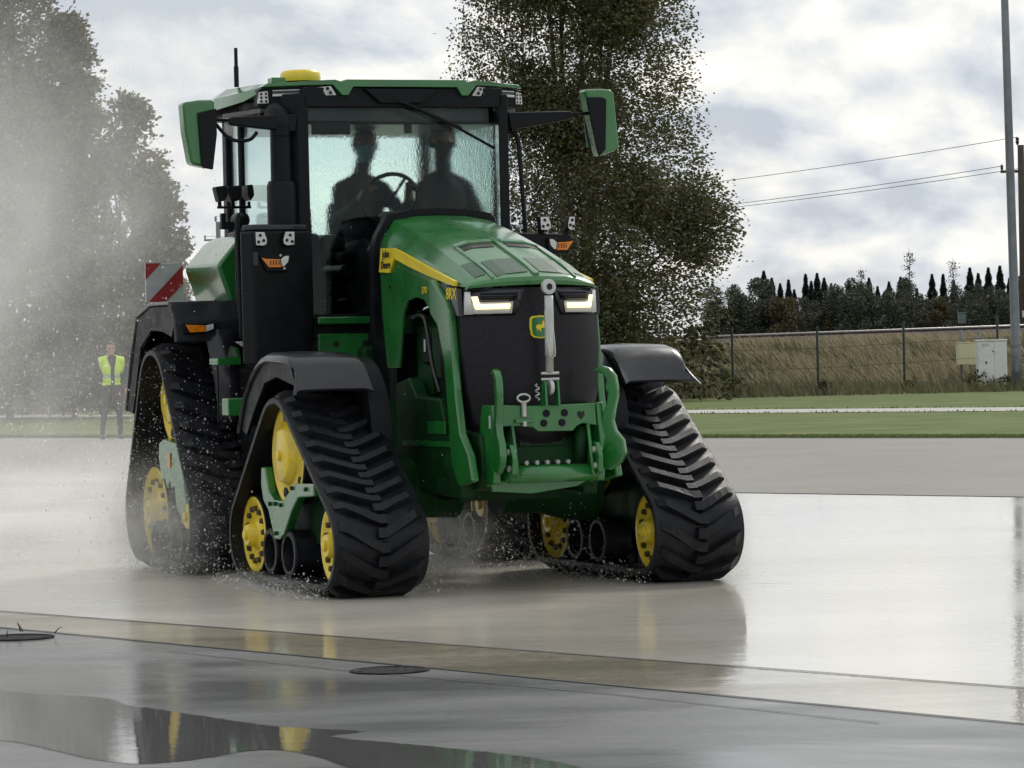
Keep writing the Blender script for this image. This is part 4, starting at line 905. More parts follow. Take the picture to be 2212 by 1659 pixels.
# ---------------------------------------------------------------- below the cab
box('sill_bar', (-.64, -.67, 1.697), (-.56, -.24, 1.75), M_green, T, bevel=.012)
box('sill_void', (-.70, -.68, 1.60), (-.62, -.22, 1.70), M_blk, T)
tk = prism('tank_panel', [(-.66, 1.64), (-.245, 1.635), (-.225, 1.55), (-.20, 1.42), (-.14, 1.25), (-.3, 1.32), (-.40, 1.45), (-.52, 1.50), (-.66, 1.51)], 'x', -.72, -.60, M_green, T, bevel=.014)
for yy in (-.53, -.32): lathe('panel_hole', [(0, .022), (.003, .022), (.003, .005)], (-.60, yy, 1.565), 'x', M_dark, tk, n=14)
box('fuel_tank', (-1.7, -1.0, .75), (-.55, -.62, 1.44), M_blk, T, bevel=.06)
box('left_fuel_tank', (-1.7, .62, .75), (-.6, 1.0, 1.6), M_blk, T, bevel=.06).name = 'fuel_tank'
box('fan_shroud', (.10, -.40, 1.18), (.24, .40, 1.62), M_blk, T)
# ---------------------------------------------------------------- warning board on the rear fender
for s in (-1, 1):
    wb = box('warning_board', (-2.61, s*1.29, 1.90), (-2.59, s*1.01, 2.18), M_white, T, bevel=.004)
    q = lambda a, b: (s*(1.29-a*.28), 1.90+b*.28)
    prism('red_stripe', [q(.0, .58), q(0, 1), q(.42, 1)], 'x', -2.59, -2.587, M_red, wb, bevel=0)
    prism('red_stripe', [q(.06, 0), q(1, .94), q(1, .46), q(.53, 0)], 'x', -2.59, -2.587, M_red, wb, bevel=0)
    box('board_bracket', (-2.60, s*1.17, 1.78), (-2.58, s*1.13, 1.90), M_blk, wb, bevel=0)
# ================================================================== people
M_skin = pmat('skin', (.42, .24, .17), .5, vary=.08)
M_hair = pmat('dark_hair', (.02, .015, .012), .6, vary=.3, vscale=60)
M_navy = pmat('navy_jacket', (.016, .018, .026), .8, vary=.2, bump=.3, bscale=25)
M_jack = pmat('black_jacket', (.012, .012, .015), .75, vary=.2, bump=.3, bscale=25)
M_trou = pmat('dark_trousers', (.045, .045, .055), .85, vary=.2, bump=.3, bscale=25)
M_shoe = pmat('black_shoe', (.015, .014, .014), .5)
M_mask_b = pmat('blue_face_mask', (.22, .42, .48), .8)
M_mask_k = pmat('black_face_mask', (.012, .012, .014), .8)
M_vest = pmat('hi_vis_yellow', (.62, .86, .08), .7, vary=.06, emit=None)
M_refl = pmat('reflective_band', (.35, .36, .34), .35)
M_eye = pmat('eye_dark', (.02, .015, .012), .2)
def capsule(bm, a, b, ra, rb, seg=14):
    a = Vector(a); b = Vector(b); d = b-a; L = max(d.length, 1e-4)
    q = Vector((0, 0, 1)).rotation_difference(d.normalized()).to_matrix().to_4x4()
    bmesh.ops.create_cone(bm, cap_ends=True, segments=seg, radius1=ra, radius2=rb, depth=L, matrix=Matrix.Translation((a+b)/2) @ q)
    for p, r in ((a, ra), (b, rb)): bmesh.ops.create_uvsphere(bm, u_segments=seg, v_segments=8, radius=r, matrix=Matrix.Translation(p))
def ell(bm, c, r, rot=None):
    m = Matrix.Translation(c)
    if rot is not None: m = m @ rot
    bmesh.ops.create_uvsphere(bm, u_segments=20, v_segments=14, radius=1, matrix=m @ Matrix.Diagonal((*r, 1)))
def fuse(bm, voxel, smooth=4):
    me = bpy.data.meshes.new('tmp'); bm.to_mesh(me); bm.free()
    o = bpy.data.objects.new('tmp', me); col.objects.link(o)
    r = o.modifiers.new('r', 'REMESH'); r.mode = 'VOXEL'; r.voxel_size = voxel
    s = o.modifiers.new('s', 'SMOOTH'); s.iterations = smooth; s.factor = .5
    dg = bpy.context.evaluated_depsgraph_get(); out = bpy.data.meshes.new_from_object(o.evaluated_get(dg))
    bpy.data.objects.remove(o); bpy.data.meshes.remove(me)
    return out
def hand(bm, wrist, d, palm_n, curl, side):
    """palm plus five unequal bent fingers; d = direction of the hand, palm_n = palm normal"""
    d = Vector(d).normalized(); pn = Vector(palm_n).normalized(); sd = d.cross(pn).normalized()*side; w = Vector(wrist)
    c = w+d*.05
    for k in (-1, 0, 1): capsule(bm, w+d*.01+sd*.012*k, w+d*.085+sd*.026*k, .018, .016, 8)
    for k, ln in zip((-1.5, -.5, .5, 1.5), (.058, .072, .076, .066)):
        p0 = w+d*.085+sd*.019*k; dd = d
        for j, fr in enumerate((.45, .32, .23)):
            dd = (dd*math.cos(curl)+pn*math.sin(curl)).normalized() if j else (dd*math.cos(curl*.5)+pn*math.sin(curl*.5)).normalized()
            p1 = p0+dd*ln*fr; capsule(bm, p0, p1, .0095, .0085, 6); p0 = p1
    p0 = w+d*.03+sd*.03; dd = (d*.7+sd*.7).normalized()
    for fr in (.035, .028): p1 = p0+dd*fr; capsule(bm, p0, p1, .012, .010, 6); p0 = p1; dd = (dd+pn*.5*curl+d*.4).normalized()
def head(bm, c, yaw=0):
    """c = centre of the head, facing +x (yaw about z)"""
    Rz = Matrix.Rotation(yaw, 4, 'Z'); c = Vector(c); P = lambda v: c+(Rz @ Vector(v))
    ell(bm, P((-.008, 0, .025)), (.098, .078, .095), Rz); ell(bm, P((.022, 0, -.045)), (.066, .060, .078), Rz)
    capsule(bm, P((.088, 0, .01)), P((.104, 0, -.022)), .010, .015, 8)     # nose
    capsule(bm, P((.075, -.022, -.062)), P((.075, .022, -.062)), .012, .012, 8)   # lips
    ell(bm, P((.062, 0, -.10)), (.022, .024, .018), Rz)                     # chin
    for s in (-1, 1):
        ell(bm, P((-.005, s*.079, -.01)), (.020, .010, .032), Rz)             # ears
        capsule(bm, P((.082, s*.018, .022)), P((.074, s*.045, .022)), .012, .010, 8)   # brow
def person(name, label, group, M, J, headc, yaw, mats, zones, mask, hairm, vest=None, voxel=.0085):
    """J: joints; zones(x,y,z)->material index 0 skin 1 top 2 trousers 3 shoes"""
    root = empty(name); root.matrix_world = M; tag(root, label, 'person', group)
    bm = bmesh.new(); j = J
    ell(bm, j['pelvis'], (.115, .165, .12)); ell(bm, j['belly'], (.115, .150, .15)); ell(bm, j['chest'], (.125, .175, .18))
    capsule(bm, j['shl'], j['shr'], .062, .062); capsule(bm, j['neck'], j['shl'], .05, .062); capsule(bm, j['neck'], j['shr'], .05, .062); capsule(bm, j['neck'], Vector(headc)+Vector((-.02, 0, -.07)), .062, .056)
    capsule(bm, j['chest'], j['neck'], .11, .065)
    for s in 'lr':
        sg = 1 if s == 'l' else -1
        capsule(bm, j['sh'+s], j['el'+s], .062, .046); capsule(bm, j['el'+s], j['wr'+s], .046, .032)
        hand(bm, j['wr'+s], j['hd'+s], j['hn'+s], j.get('curl', .5), sg)
        capsule(bm, j['hip'+s], j['kn'+s], .092, .062); capsule(bm, j['kn'+s], j['an'+s], .060, .042)
        an = Vector(j['an'+s]); f = Vector(j['foot'])
        capsule(bm, an+Vector((0, 0, -.03))-f*.03, an+f*.15+Vector((0, 0, -.045)), .048, .036)
    head(bm, headc, yaw)
    me = fuse(bm, voxel)
    me.materials.clear()
    for m in mats: me.materials.append(m)
    for p in me.polygons: p.material_index = zones(*p.center); p.use_smooth = True
    body = obj('body', me, None, root)
    hc = Vector(headc); Ri = Matrix.Rotation(-yaw, 3, 'Z')
    def shell(nm, test, off, mat, solid=.006):
        V = {}; VV = []; FF = []; mi = []
        for p in me.polygons:
            k = test(p.center)
            if k is None or k is False: continue
            f = []
            for vi in p.vertices:
                if vi not in V:
                    v = me.vertices[vi]; V[vi] = len(VV); VV.append(v.co+v.normal*off)
                f.append(V[vi])
            FF.append(f); mi.append(0 if k is True else k)
        m2 = bpy.data.meshes.new(nm); m2.from_pydata([tuple(v) for v in VV], [], FF)
        for m in (mat if isinstance(mat, list) else [mat]): m2.materials.append(m)
        m2.polygons.foreach_set('material_index', mi); m2.polygons.foreach_set('use_smooth', [True]*len(FF))
        return obj(nm, m2, None, root)
    def rel(c): return Ri @ (c-hc)
    def is_hair(c):
        q = rel(c); return q.length < .17 and q.z > -.05 and (q.z > .068 or (q.x < .02 and q.z > .0) or q.x < -.03) and not (abs(q.y) > .083)
    shell('hair', is_hair, .012, hairm)
    if mask: shell('face_mask', lambda c: (rel(c).length < .16 and rel(c).x > .0 and -.115 < rel(c).z < .0 and rel(c).x > -.02+abs(rel(c).y)*.3), .007, mask)
    for s in (-1, 1):
        b = bmesh.new(); bmesh.ops.create_uvsphere(b, u_segments=10, v_segments=6, radius=.011, matrix=Matrix.Translation(hc+Matrix.Rotation(yaw, 3, 'Z') @ Vector((.079, s*.031, .005))))
        obj('eye', b, M_eye, root, smooth=True)
    if vest: shell('hi_vis_vest', vest, .016, [M_vest, M_refl])
    return root
TM = Matrix.Translation((-.47, 23.89, 0)) @ Matrix.Rotation(TH-R(90), 4, 'Z')
def seated(dx, dy, dz, lean=0):
    P = lambda x, y, z: (x+dx, y+dy, z+dz)
    return dict(pelvis=P(0, 0, .10), belly=P(.01, 0, .26), chest=P(.02, 0, .46), neck=P(.02, 0, .64), shl=P(.02, .155, .545), shr=P(.02, -.155, .545),
                hipl=P(.02, .10, .09), hipr=P(.02, -.10, .09), knl=P(.42, .14, .13), knr=P(.42, -.14, .13), anl=P(.46, .14, -.28), anr=P(.46, -.14, -.28), foot=(1, 0, 0))
zone_sit = lambda zh, zn: (lambda x, y, z: 0 if z > zn else 1)
# driver, hands on the wheel
D = seated(-1.52, -.01, 2.10); D.update(ell=(-1.27, .25, 2.42), elr=(-1.27, -.27, 2.42), wrl=(-1.08, .19, 2.62), wrr=(-1.09, -.13, 2.60), hdl=(.7, -.1, .4), hdr=(.7, .1, .4), hnl=(.3, -.3, -1), hnr=(.3, .3, -1), curl=.6)
HD = (-1.46, .01, 2.955)
person('person', 'driver in a dark jacket and pale blue face mask at the tractor steering wheel', None, TM, D, HD, -.1,
       [M_skin, M_navy, M_trou, M_shoe], lambda x, y, z: 0 if (z > 2.845 or (x > -1.10 and z > 2.55)) else (2 if (z < 2.22) else 1), M_mask_b, M_hair)
# passenger on the small seat
Pg = seated(-1.45, .58, 2.11); Pg.update(ell=(-1.38, .84, 2.42), elr=(-1.30, .33, 2.40), wrl=(-1.15, .76, 2.32), wrr=(-1.10, .46, 2.30), hdl=(1, -.3, 0), hdr=(1, .3, 0), hnl=(0, 0, -1), hnr=(0, 0, -1), curl=.5)
person('person', 'passenger in a black jacket and black face mask on the small cab seat', None, TM, Pg, (-1.40, .57, 2.975), -.25,
       [M_skin, M_jack, M_trou, M_shoe], lambda x, y, z: 0 if (z > 2.86 or (x > -1.13 and z < 2.40 and z > 2.24)) else (2 if z < 2.24 else 1), M_mask_k, M_hair)
# marshal in a hi-vis vest on the far edge of the pavement
P0 = (-7.22, 64.7, 0)
F_ = lambda x, y, z: (x, y, z)
St = dict(pelvis=(0, 0, .95), belly=(.01, 0, 1.10), chest=(.01, 0, 1.28), neck=(0, 0, 1.47), shl=(0, .18, 1.415), shr=(0, -.18, 1.415), hipl=(0, .095, .92), hipr=(0, -.095, .92),
          knl=(.02, .13, .50), knr=(.05, -.15, .50), anl=(0, .14, .085), anr=(.04, -.20, .085), foot=(1, 0, 0),
          ell=(-.03, .27, 1.14), elr=(-.08, -.34, 1.17), wrl=(.06, .25, .92), wrr=(.09, -.21, 1.02), hdl=(.25, -.1, -1), hdr=(.4, .6, -.5), hnl=(.2, -1, .1), hnr=(.2, 1, .1), curl=.45)
def vz(c):
    if not (.98 < c.z < 1.52) or abs(c.y) > .225-(max(0, 1.30-c.z))*.14: return False
    if c.x > .03 and abs(c.y) < .035+max(0, c.z-1.30)*.28: return False
    return 1 if 1.10 < c.z < 1.165 else True
MM = Matrix.Translation(P0) @ Matrix.Rotation(R(-74), 4, 'Z')
person('person', 'standing person in a yellow hi-vis vest and grey trousers beyond the spray', None, MM, St, (0, 0, 1.635), 0,
       [M_skin, M_trou, M_trou, M_shoe], lambda x, y, z: 0 if (z > 1.515 or (y > .205 and .70 < z < .925) or (y < -.10 and x > .085 and .94 < z < 1.03)) else (3 if z < .11 else 1), None, M_hair, vest=vz, voxel=.009)
# ================================================================== vegetation
def leaf_mat(name, cols, trans=.42):
    m, nt, out = newmat(name); g = N(nt, 'ShaderNodeNewGeometry')
    nz = noise(nt, g.outputs['Position'], .8, 4)
    s = math_n(nt, 'ADD', math_n(nt, 'MULTIPLY', g.outputs['Random Per Island'], .6), math_n(nt, 'MULTIPLY', nz.outputs[0], .4))
    rp = ramp(nt, [(.12+.7*i/(len(cols)-1), c) for i, c in enumerate(cols)]); nt.links.new(s, rp.inputs[0])
    d = N(nt, 'ShaderNodeBsdfDiffuse'); t = N(nt, 'ShaderNodeBsdfTranslucent'); gl = N(nt, 'ShaderNodeBsdfGlossy'); gl.inputs['Roughness'].default_value = .45
    nt.links.new(rp.outputs[0], d.inputs[0]); nt.links.new(rp.outputs[0], t.inputs[0])
    a = N(nt, 'ShaderNodeMixShader'); a.inputs[0].default_value = trans; nt.links.new(d.outputs[0], a.inputs[1]); nt.links.new(t.outputs[0], a.inputs[2])
    b = N(nt, 'ShaderNodeMixShader'); b.inputs[0].default_value = .06; nt.links.new(a.outputs[0], b.inputs[1]); nt.links.new(gl.outputs[0], b.inputs[2])
    nt.links.new(b.outputs[0], out.inputs[0]); return m
M_bark = pmat('bark', (.10, .085, .065), .9, vary=.35, vscale=6, bump=.6, bscale=12)
M_leafR = leaf_mat('autumn_willow_leaves', [(.042, .052, .018), (.068, .078, .026), (.10, .10, .034), (.15, .12, .045)])
M_leafL = leaf_mat('birch_leaves', [(.085, .09, .05), (.13, .13, .072), (.19, .175, .10), (.25, .22, .135)])
M_needle = leaf_mat('spruce_needles', [(.014, .022, .018), (.022, .032, .024), (.03, .042, .03)], .1)
M_wood = leaf_mat('far_wood_leaves', [(.03, .04, .025), (.048, .058, .034), (.07, .075, .042)], .2)  # greens lightened in colour to suggest haze over the distance
M_wood2 = leaf_mat('far_autumn_leaves', [(.045, .04, .014), (.075, .06, .018), (.10, .075, .022)], .2)
def quads(P, Dv, Nv, ln, wd):
    """numpy leaf quads: centre P, long axis Dv, second axis from Nv"""
    S = np.cross(Dv, Nv); S /= np.linalg.norm(S, axis=1, keepdims=True)+1e-9
    a = Dv*ln[:, None]/2; b = S*wd[:, None]/2
    V = np.stack([P-a, P+b*1.0, P+a, P-b*1.0], 1).reshape(-1, 3)
    return V
def quad_mesh(name, V, mat, parent=None, loc=None):
    n = len(V)//4; me = bpy.data.meshes.new(name)
    me.vertices.add(n*4); me.vertices.foreach_set('co', V.astype(np.float32).ravel())
    me.loops.add(n*4); me.loops.foreach_set('vertex_index', np.arange(n*4, dtype=np.int32))
    me.polygons.add(n); me.polygons.foreach_set('loop_start', np.arange(0, n*4, 4, dtype=np.int32)); me.polygons.foreach_set('loop_total', np.full(n, 4, np.int32))
    me.update(calc_edges=True); me.materials.append(mat)
    o = bpy.data.objects.new(name, me); col.objects.link(o)
    if parent: o.parent = parent
    return o
def unit(rg, n):
    v = rg.normal(size=(n, 3)); return v/np.linalg.norm(v, axis=1, keepdims=True)
def broad_tree(name, base, h, env, nsp, per, leaf, mat, label, group, seed, wind=(.35, 0, -.25), stems=1, gap=.0):
    """crown of many drooping sprays; env = list of (height fraction, radius) of the crown"""
    rg = np.random.default_rng(seed); root = empty(name, base); tag(root, label, 'plant' if name in ('bush', 'weed_clump') else 'tree', group)
    eh = [e[0] for e in env]; er = [e[1] for e in env]
    V = []; F = []
    def add(v, f):
        o = len(V); V.extend(v); F.extend([[q+o for q in ff] for ff in f])
    tips = []
    for st in range(stems):
        a = 2*math.pi*st/max(1, stems)+.4; off = Vector((math.cos(a), math.sin(a), 0))*(.35 if stems > 1 else 0)
        pth = smooth_path([off*.5, off*1.2+Vector((rg.normal()*.1, rg.normal()*.1, h*.3)), off*2.6+Vector((rg.normal()*.2, rg.normal()*.2, h*.65)), off*3.2+Vector((.3, 0, h*.95))], 5)
        rr = [max(.015, .075*h/10*(1-i/len(pth))**.8) for i in range(len(pth))]; add(*tube_data(pth, rr, 8)); tips.append(pth)
    # crown lobes give the uneven outline
    nl = 26; lobes = []
    for _ in range(nl):
        f = rg.uniform(.08, .97); r = np.interp(f, eh, er)*rg.uniform(.35, .86); a = rg.uniform(0, 2*np.pi)
        lobes.append((r*np.cos(a), r*np.sin(a), f*h, rg.uniform(.22, .42)*max(er)*(1-.35*f)))
    lobes = np.array(lobes)
    for lb in lobes[:18]:
        p = tips[int(rg.integers(len(tips)))]; k = min(len(p)-2, max(1, int(len(p)*(lb[2]/h-.22)))); s = p[k]
        e = Vector(lb[:3]); m_ = (s+e)/2+Vector((0, 0, .1*(e-s).length)); pt = smooth_path([s, m_, e], 4)
        add(*tube_data(pt, [max(.008, .05*h/10*(1-i/len(pt))) for i in range(len(pt))], 5))
    obj('trunk', fixn(V, F), M_bark, root, smooth=True)
    # sprays
    k = rg.integers(0, nl, nsp); lo = lobes[k]
    c = unit(rg, nsp)*rg.uniform(.0, 1, (nsp, 1))**.45*lo[:, 3:4]*np.array([1, 1, 1.25]); c = lo[:, :3]+c
    inner = rg.random(nsp) < .38                                 # the rest of the crown's volume
    f = rg.uniform(.03, .98, nsp); rad = np.interp(f, eh, er)*np.sqrt(rg.random(nsp))*.93; a = rg.uniform(0, 2*np.pi, nsp)
    c2 = np.stack([rad*np.cos(a), rad*np.sin(a), f*h], 1); c = np.where(inner[:, None], c2, c)
    out = c.copy(); out[:, 2] = 0; out /= np.linalg.norm(out, axis=1, keepdims=True)+1e-6
    d = out*.55+np.array(wind)+unit(rg, nsp)*.45+np.array([0, 0, .05]); d /= np.linalg.norm(d, axis=1, keepdims=True)
    ln = rg.uniform(.35, .85, nsp)*(h/11)
    t = rg.uniform(-.5, .5, (nsp, per)); P = c[:, None]+d[:, None]*(t*ln[:, None])[..., None]+rg.normal(size=(nsp, per, 3))*.075*h/11
    P[..., 2] -= .25*(t+.5)**2*ln[:, None]
    P = P.reshape(-1, 3); D = np.repeat(d, per, 0)*1.3+unit(rg, nsp*per)*.8; D /= np.linalg.norm(D, axis=1, keepdims=True)
    P = P[P[:, 2] > .05] if False else P
    P[:, 2] = np.maximum(P[:, 2], .05)
    n = len(P); sz = leaf*rg.uniform(.6, 1.35, n)
    quad_mesh('crown', quads(P, D, unit(rg, n), sz*1.25, sz*.8), mat, root)
    return root
broad_tree('willow_tree', (1.75, 93.4, 0), 15.0, [(0, 3.4), (.06, 3.9), (.25, 4.0), (.45, 3.6), (.62, 3.4), (.78, 3.0), (.9, 1.9), (1, .3)], 15500, 20, .074, M_leafR,
           'huge dark olive tree with gaps of sky showing, behind the tractor cab', None, 11, wind=(.45, 0, -.2), stems=4)
for i, (X, Yy, h, r, ns, lab) in enumerate([(-12.4, 88.5, 12.2, 2.7, 5200, 'tallest of the spray-veiled birches'), (-10.75, 88, 9.9, 1.55, 2100, 'narrow birch veiled by spray, second tallest of its row'),
                                            (-9.15, 87.2, 8.0, 1.45, 1600, 'rounded birch veiled by spray, above the hi-vis person'), (-8.35, 86.6, 5.9, .85, 620, 'smallest birch of the spray-veiled row, beside the warning board')]):
    broad_tree('birch_tree', (X, Yy, 0), h, [(0, r*.7), (.1, r), (.4, r), (.7, r*.8), (.9, r*.45), (1, .1)], ns, 17, .10, M_leafL, lab, 'birches veiled by the spray', 20+i, wind=(.45, 0, .3))
broad_tree('birch_tree', (-15.3, 89.5, 0), 11.0, [(0, 1.5), (.1, 2.2), (.4, 2.3), (.7, 1.8), (.9, 1.0), (1, .1)], 2600, 17, .10, M_leafL, 'broad birch at the outer end of the spray-veiled row', 'birches veiled by the spray', 27, wind=(.45, 0, .3))
broad_tree('bush', (3.9+.9, 91.2, 0), 1.9, [(0, .9), (.4, 1.0), (1, .3)], 160, 16, .09, M_leafR, 'low dark bush at the foot of the huge tree', None, 31)
# distant wood: conifers and rounded broadleaf trees, single trees sharing meshes
def conifer_meshes(seed, h, r):
    rg = np.random.default_rng(seed); n = 4600; f = rg.random(n)**.75; z = h*(.08+.92*f)
    lay = np.sin(f*h*5.0+rg.normal()*.2)*.18+.82
    rr = r*(1-f)**.85*lay*(.25+.75*np.sqrt(rg.random(n))); a = rg.uniform(0, 2*np.pi, n)
    P = np.stack([rr*np.cos(a), rr*np.sin(a), z-.22*rr], 1); D = np.stack([np.cos(a), np.sin(a), -.45+rg.normal(size=n)*.2], 1); D /= np.linalg.norm(D, axis=1, keepdims=True)
    return quads(P, D, unit(rg, n), rg.uniform(.2, .42, n)*h/8, rg.uniform(.08, .15, n)*h/8)
protos = []
for i, (h, r) in enumerate([(8.8, 1.9), (8.2, 1.35), (7.4, 1.7)]):
    rt = empty('conifer_tree', (0, 0, 0)); quad_mesh('crown', conifer_meshes(40+i, h, r), M_needle, rt)
    obj('trunk', fixn(*tube_data([(0, 0, 0), (0, 0, h*.97)], [.12, .012], 6)), M_bark, rt); protos.append(rt)
def thin_pine(seed, h):
    rg = np.random.default_rng(seed); n = 420; k = rg.integers(0, 9, n); zc = h*np.array([.45, .5, .58, .66, .72, .78, .85, .92, .98])[k]
    ox = np.array([.6, -.5, .4, -.4, .35, -.2, .3, -.15, .0])[k]
    P = np.stack([ox+rg.normal(size=n)*.26, rg.normal(size=n)*.3, zc+rg.normal(size=n)*.2], 1)
    return quads(P, unit(rg, n), unit(rg, n), rg.uniform(.15, .35, n), rg.uniform(.08, .18, n))
pine = empty('thin_pine_tree'); quad_mesh('crown', thin_pine(50, 10.6), M_needle, pine); obj('trunk', fixn(*tube_data([(0, 0, 0), (.05, 0, 5), (0, 0, 11.2)], [.13, .09, .015], 6)), M_bark, pine)
def round_tree(seed, h, r):
    rg = np.random.default_rng(seed); n = 6000; lb = np.stack([rg.uniform(-.6, .6, 14)*r, rg.uniform(-.6, .6, 14)*r, rg.uniform(.2, .86, 14)*h, rg.uniform(.3, .5, 14)*r], 1)
    k = rg.integers(0, 14, n); P = lb[k, :3]+unit(rg, n)*lb[k, 3:4]*rg.random((n, 1))**.35*np.array([1, 1, 1.3]); P[:, 2] = np.clip(P[:, 2], .1, h)
    return quads(P, unit(rg, n), unit(rg, n), rg.uniform(.13, .30, n), rg.uniform(.09, .18, n))
rp_ = []
for i, (h, r, m) in enumerate([(7.2, 2.3, M_wood), (6.3, 2.1, M_wood), (5.6, 1.9, M_wood2)]):
    rt = empty('woodland_tree'); quad_mesh('crown', round_tree(60+i, h, r), m, rt); obj('trunk', fixn(*tube_data([(0, 0, 0), (0, 0, h*.7)], [.12, .03], 6)), M_bark, rt); rp_.append(rt)
LB = {0: ('dark spruce standing in the far wood', 'spruces in the far wood'), 1: ('thin sparse pine rising above the far wood', 'thin pines above the far wood'),
      2: ('rounded dark green tree in the far wood', 'rounded green trees in the far wood'), 3: ('yellowing rounded tree in the far wood', 'yellowing trees in the far wood')}
first = set()
def plant(proto, kind, X, Yy, sc, rz):
    if id(proto) in first: o = copy_tree(proto)
    else: o = proto; first.add(id(proto))
    o.location = (X, Yy, 0); o.scale = (sc, sc, sc); o.rotation_euler.z = rz
    tag(o, LB[kind][0], 'tree', LB[kind][1])
def vx(x, Yy): return (x-1106)/7749*Yy
rg = random.Random(5)
for x, top in [(1655, 585), (1690, 612), (1745, 592), (1770, 590), (1820, 628), (1900, 618), (2018, 592), (2042, 592), (2065, 605), (2100, 578), (2118, 590), (2140, 578), (2165, 574), (2185, 600), (2212, 590), (2240, 585), (2268, 600), (2300, 580), (1672, 600), (1708, 604), (1757, 607), (1800, 612), (1838, 605), (1882, 600), (1925, 608), (1950, 598), (1720, 625), (1985, 622), (1785, 600)]:
    Yy = 385+rg.uniform(-8, 8); h = (745-.0232*(x-1106)-top)*Yy/7749+1.53
    q = rg.choice([0, 1, 2]); plant(protos[q], 0, vx(x, Yy), Yy, h/(8.8, 8.2, 7.4)[q], rg.uniform(0, 6))
for x, top in [(1865, 574), (1970, 535), (2064, 555)]:
    Yy = 380; h = (745-.0232*(x-1106)-top)*Yy/7749+1.53; plant(pine, 1, vx(x, Yy), Yy, h/11.2, rg.uniform(0, 6))
for i in range(60):
    x = 1560+i*12+rg.uniform(-9, 9); Yy = 365+rg.uniform(-14, 10); q = rg.choices([0, 1, 2], [4, 4, 2])[0]
    plant(rp_[q], 3 if q == 2 else 2, vx(x, Yy), Yy, rg.uniform(.72, 1.12), rg.uniform(0, 6))
for i in range(26):
    x = -80+i*27+rg.uniform(-9, 9); Yy = 400+rg.uniform(-14, 10); q = rg.choices([0, 1, 2], [4, 4, 2])[0]
    plant(rp_[q], 3 if q == 2 else 2, vx(x, Yy), Yy, rg.uniform(.78, 1.08), rg.uniform(0, 6))
for p_, k in [(protos, 0), ([pine], 1), (rp_, 2)]:
    for q_ in p_:
        if id(q_) not in first: plant(q_, k, 60, 420, 1, 0)
# ---------------------------------------------------------------- grass
M_dryg = leaf_mat('dry_grass_blades', [(.16, .14, .07), (.27, .225, .125), (.38, .32, .20), (.48, .41, .28)], .3)
M_olive = leaf_mat('rank_grass_blades', [(.07, .08, .032), (.11, .11, .048), (.17, .15, .075)], .3)
M_lawn = leaf_mat('mown_grass_blades', [(.08, .12, .028), (.105, .15, .038), (.14, .18, .055)], .35)
def blades(name, P, hgt, wd, lean, mat, label, seed):
    rg = np.random.default_rng(seed); n = len(P); a = rg.uniform(0, np.pi, n)
    s = np.stack([np.cos(a), np.sin(a)*.4, np.zeros(n)], 1)*wd[:, None]/2
    tip = P+np.stack([lean[0]*hgt+rg.normal(size=n)*.18*hgt, lean[1]*hgt+rg.normal(size=n)*.18*hgt, hgt*rg.uniform(.75, 1, n)], 1)
    V = np.stack([P-s, P+s, tip+s*.25, tip-s*.25], 1).reshape(-1, 3)
    o = quad_mesh(name, V, mat); tag(o, label, 'grass', kind='stuff'); return o
rg2 = np.random.default_rng(77)
def scatter(n, y0, y1, wtf=None, lo=-.165, hi=.165):
    Yv = rg2.uniform(y0, y1, n); Xv = rg2.uniform(lo, hi, n)*Yv
    return Xv, Yv
bz = np.vectorize(bank_z)
Xv, Yv = scatter(30000, 97.5, 108.5, lo=.02); t = np.sin(Xv*1.9+np.sin(Yv*.8)*2)+np.sin(Xv*.63+1)*.8+rg2.normal(size=len(Xv))*.8; k = t > -.1
Xv, Yv = Xv[k], Yv[k]; hh = rg2.uniform(.16, .46, len(Xv))*np.clip((109.5-Yv)/5, .25, 1)
blades('dry_grass', np.stack([Xv, Yv, bz(Xv, Yv)], 1), hh, rg2.uniform(.02, .05, len(Xv)), (-.75, 0), M_dryg, 'tall dry tan grass leaning on the railway embankment', 1)
Xv, Yv = scatter(22000, 94.0, 105); blades('rank_grass', np.stack([Xv, Yv, bz(Xv, Yv)], 1), rg2.uniform(.15, .42, len(Xv)), rg2.uniform(.02, .06, len(Xv)), (-.3, 0), M_olive, 'rank olive grass along the foot of the embankment fence', 2)
# mown verge: short blades, denser at the ragged edges
n = 120000; av = rg2.uniform(-78, -20, n); cv = np.where(rg2.random(n) < .4, 43.9+rg2.random(n)*.5, 43.95+rg2.random(n)*32)
XY = np.outer(av, [U.x, U.y])+np.outer(cv, [NV.x, NV.y]); pcv = 60.4+.055*(av+42); pd = np.abs(cv-pcv); k = (np.abs(XY[:, 0]/XY[:, 1]) < .165) & (pd > 1.42) & (XY[:, 1] < 95) & ((pd < 2.0) | (cv < 44.4))
XY = XY[k]; blades('mown_grass', np.c_[XY, np.full(len(XY), .005)], rg2.uniform(.02, .06, len(XY)), rg2.uniform(.02, .05, len(XY)), (-.1, 0), M_lawn, 'short mown grass on both sides of the footpath', 3)

for i, (X, Yy, h) in enumerate([(5.95, 95.0, .55), (8.3, 95.5, .38), (10.75, 96.8, .34), (12.55, 97.0, .5), (13.45, 96.6, .42), (14.3, 97.4, .5)]):
    broad_tree('weed_clump', (X, Yy, 0), h, [(0, h*.9), (.5, h*.9), (1, h*.3)], 60, 14, .06, M_olive, ['dark weeds round the foot of the fence post nearest the huge tree', 'low weeds at the foot of a middle fence post', 'low weeds at the foot of the fence post before the cabinets', 'dark weeds under the cream meter box', 'weeds at the foot of the white cabinet', 'weeds round the foot of the lighting pole'][i], 'weeds along the fence', 80+i)
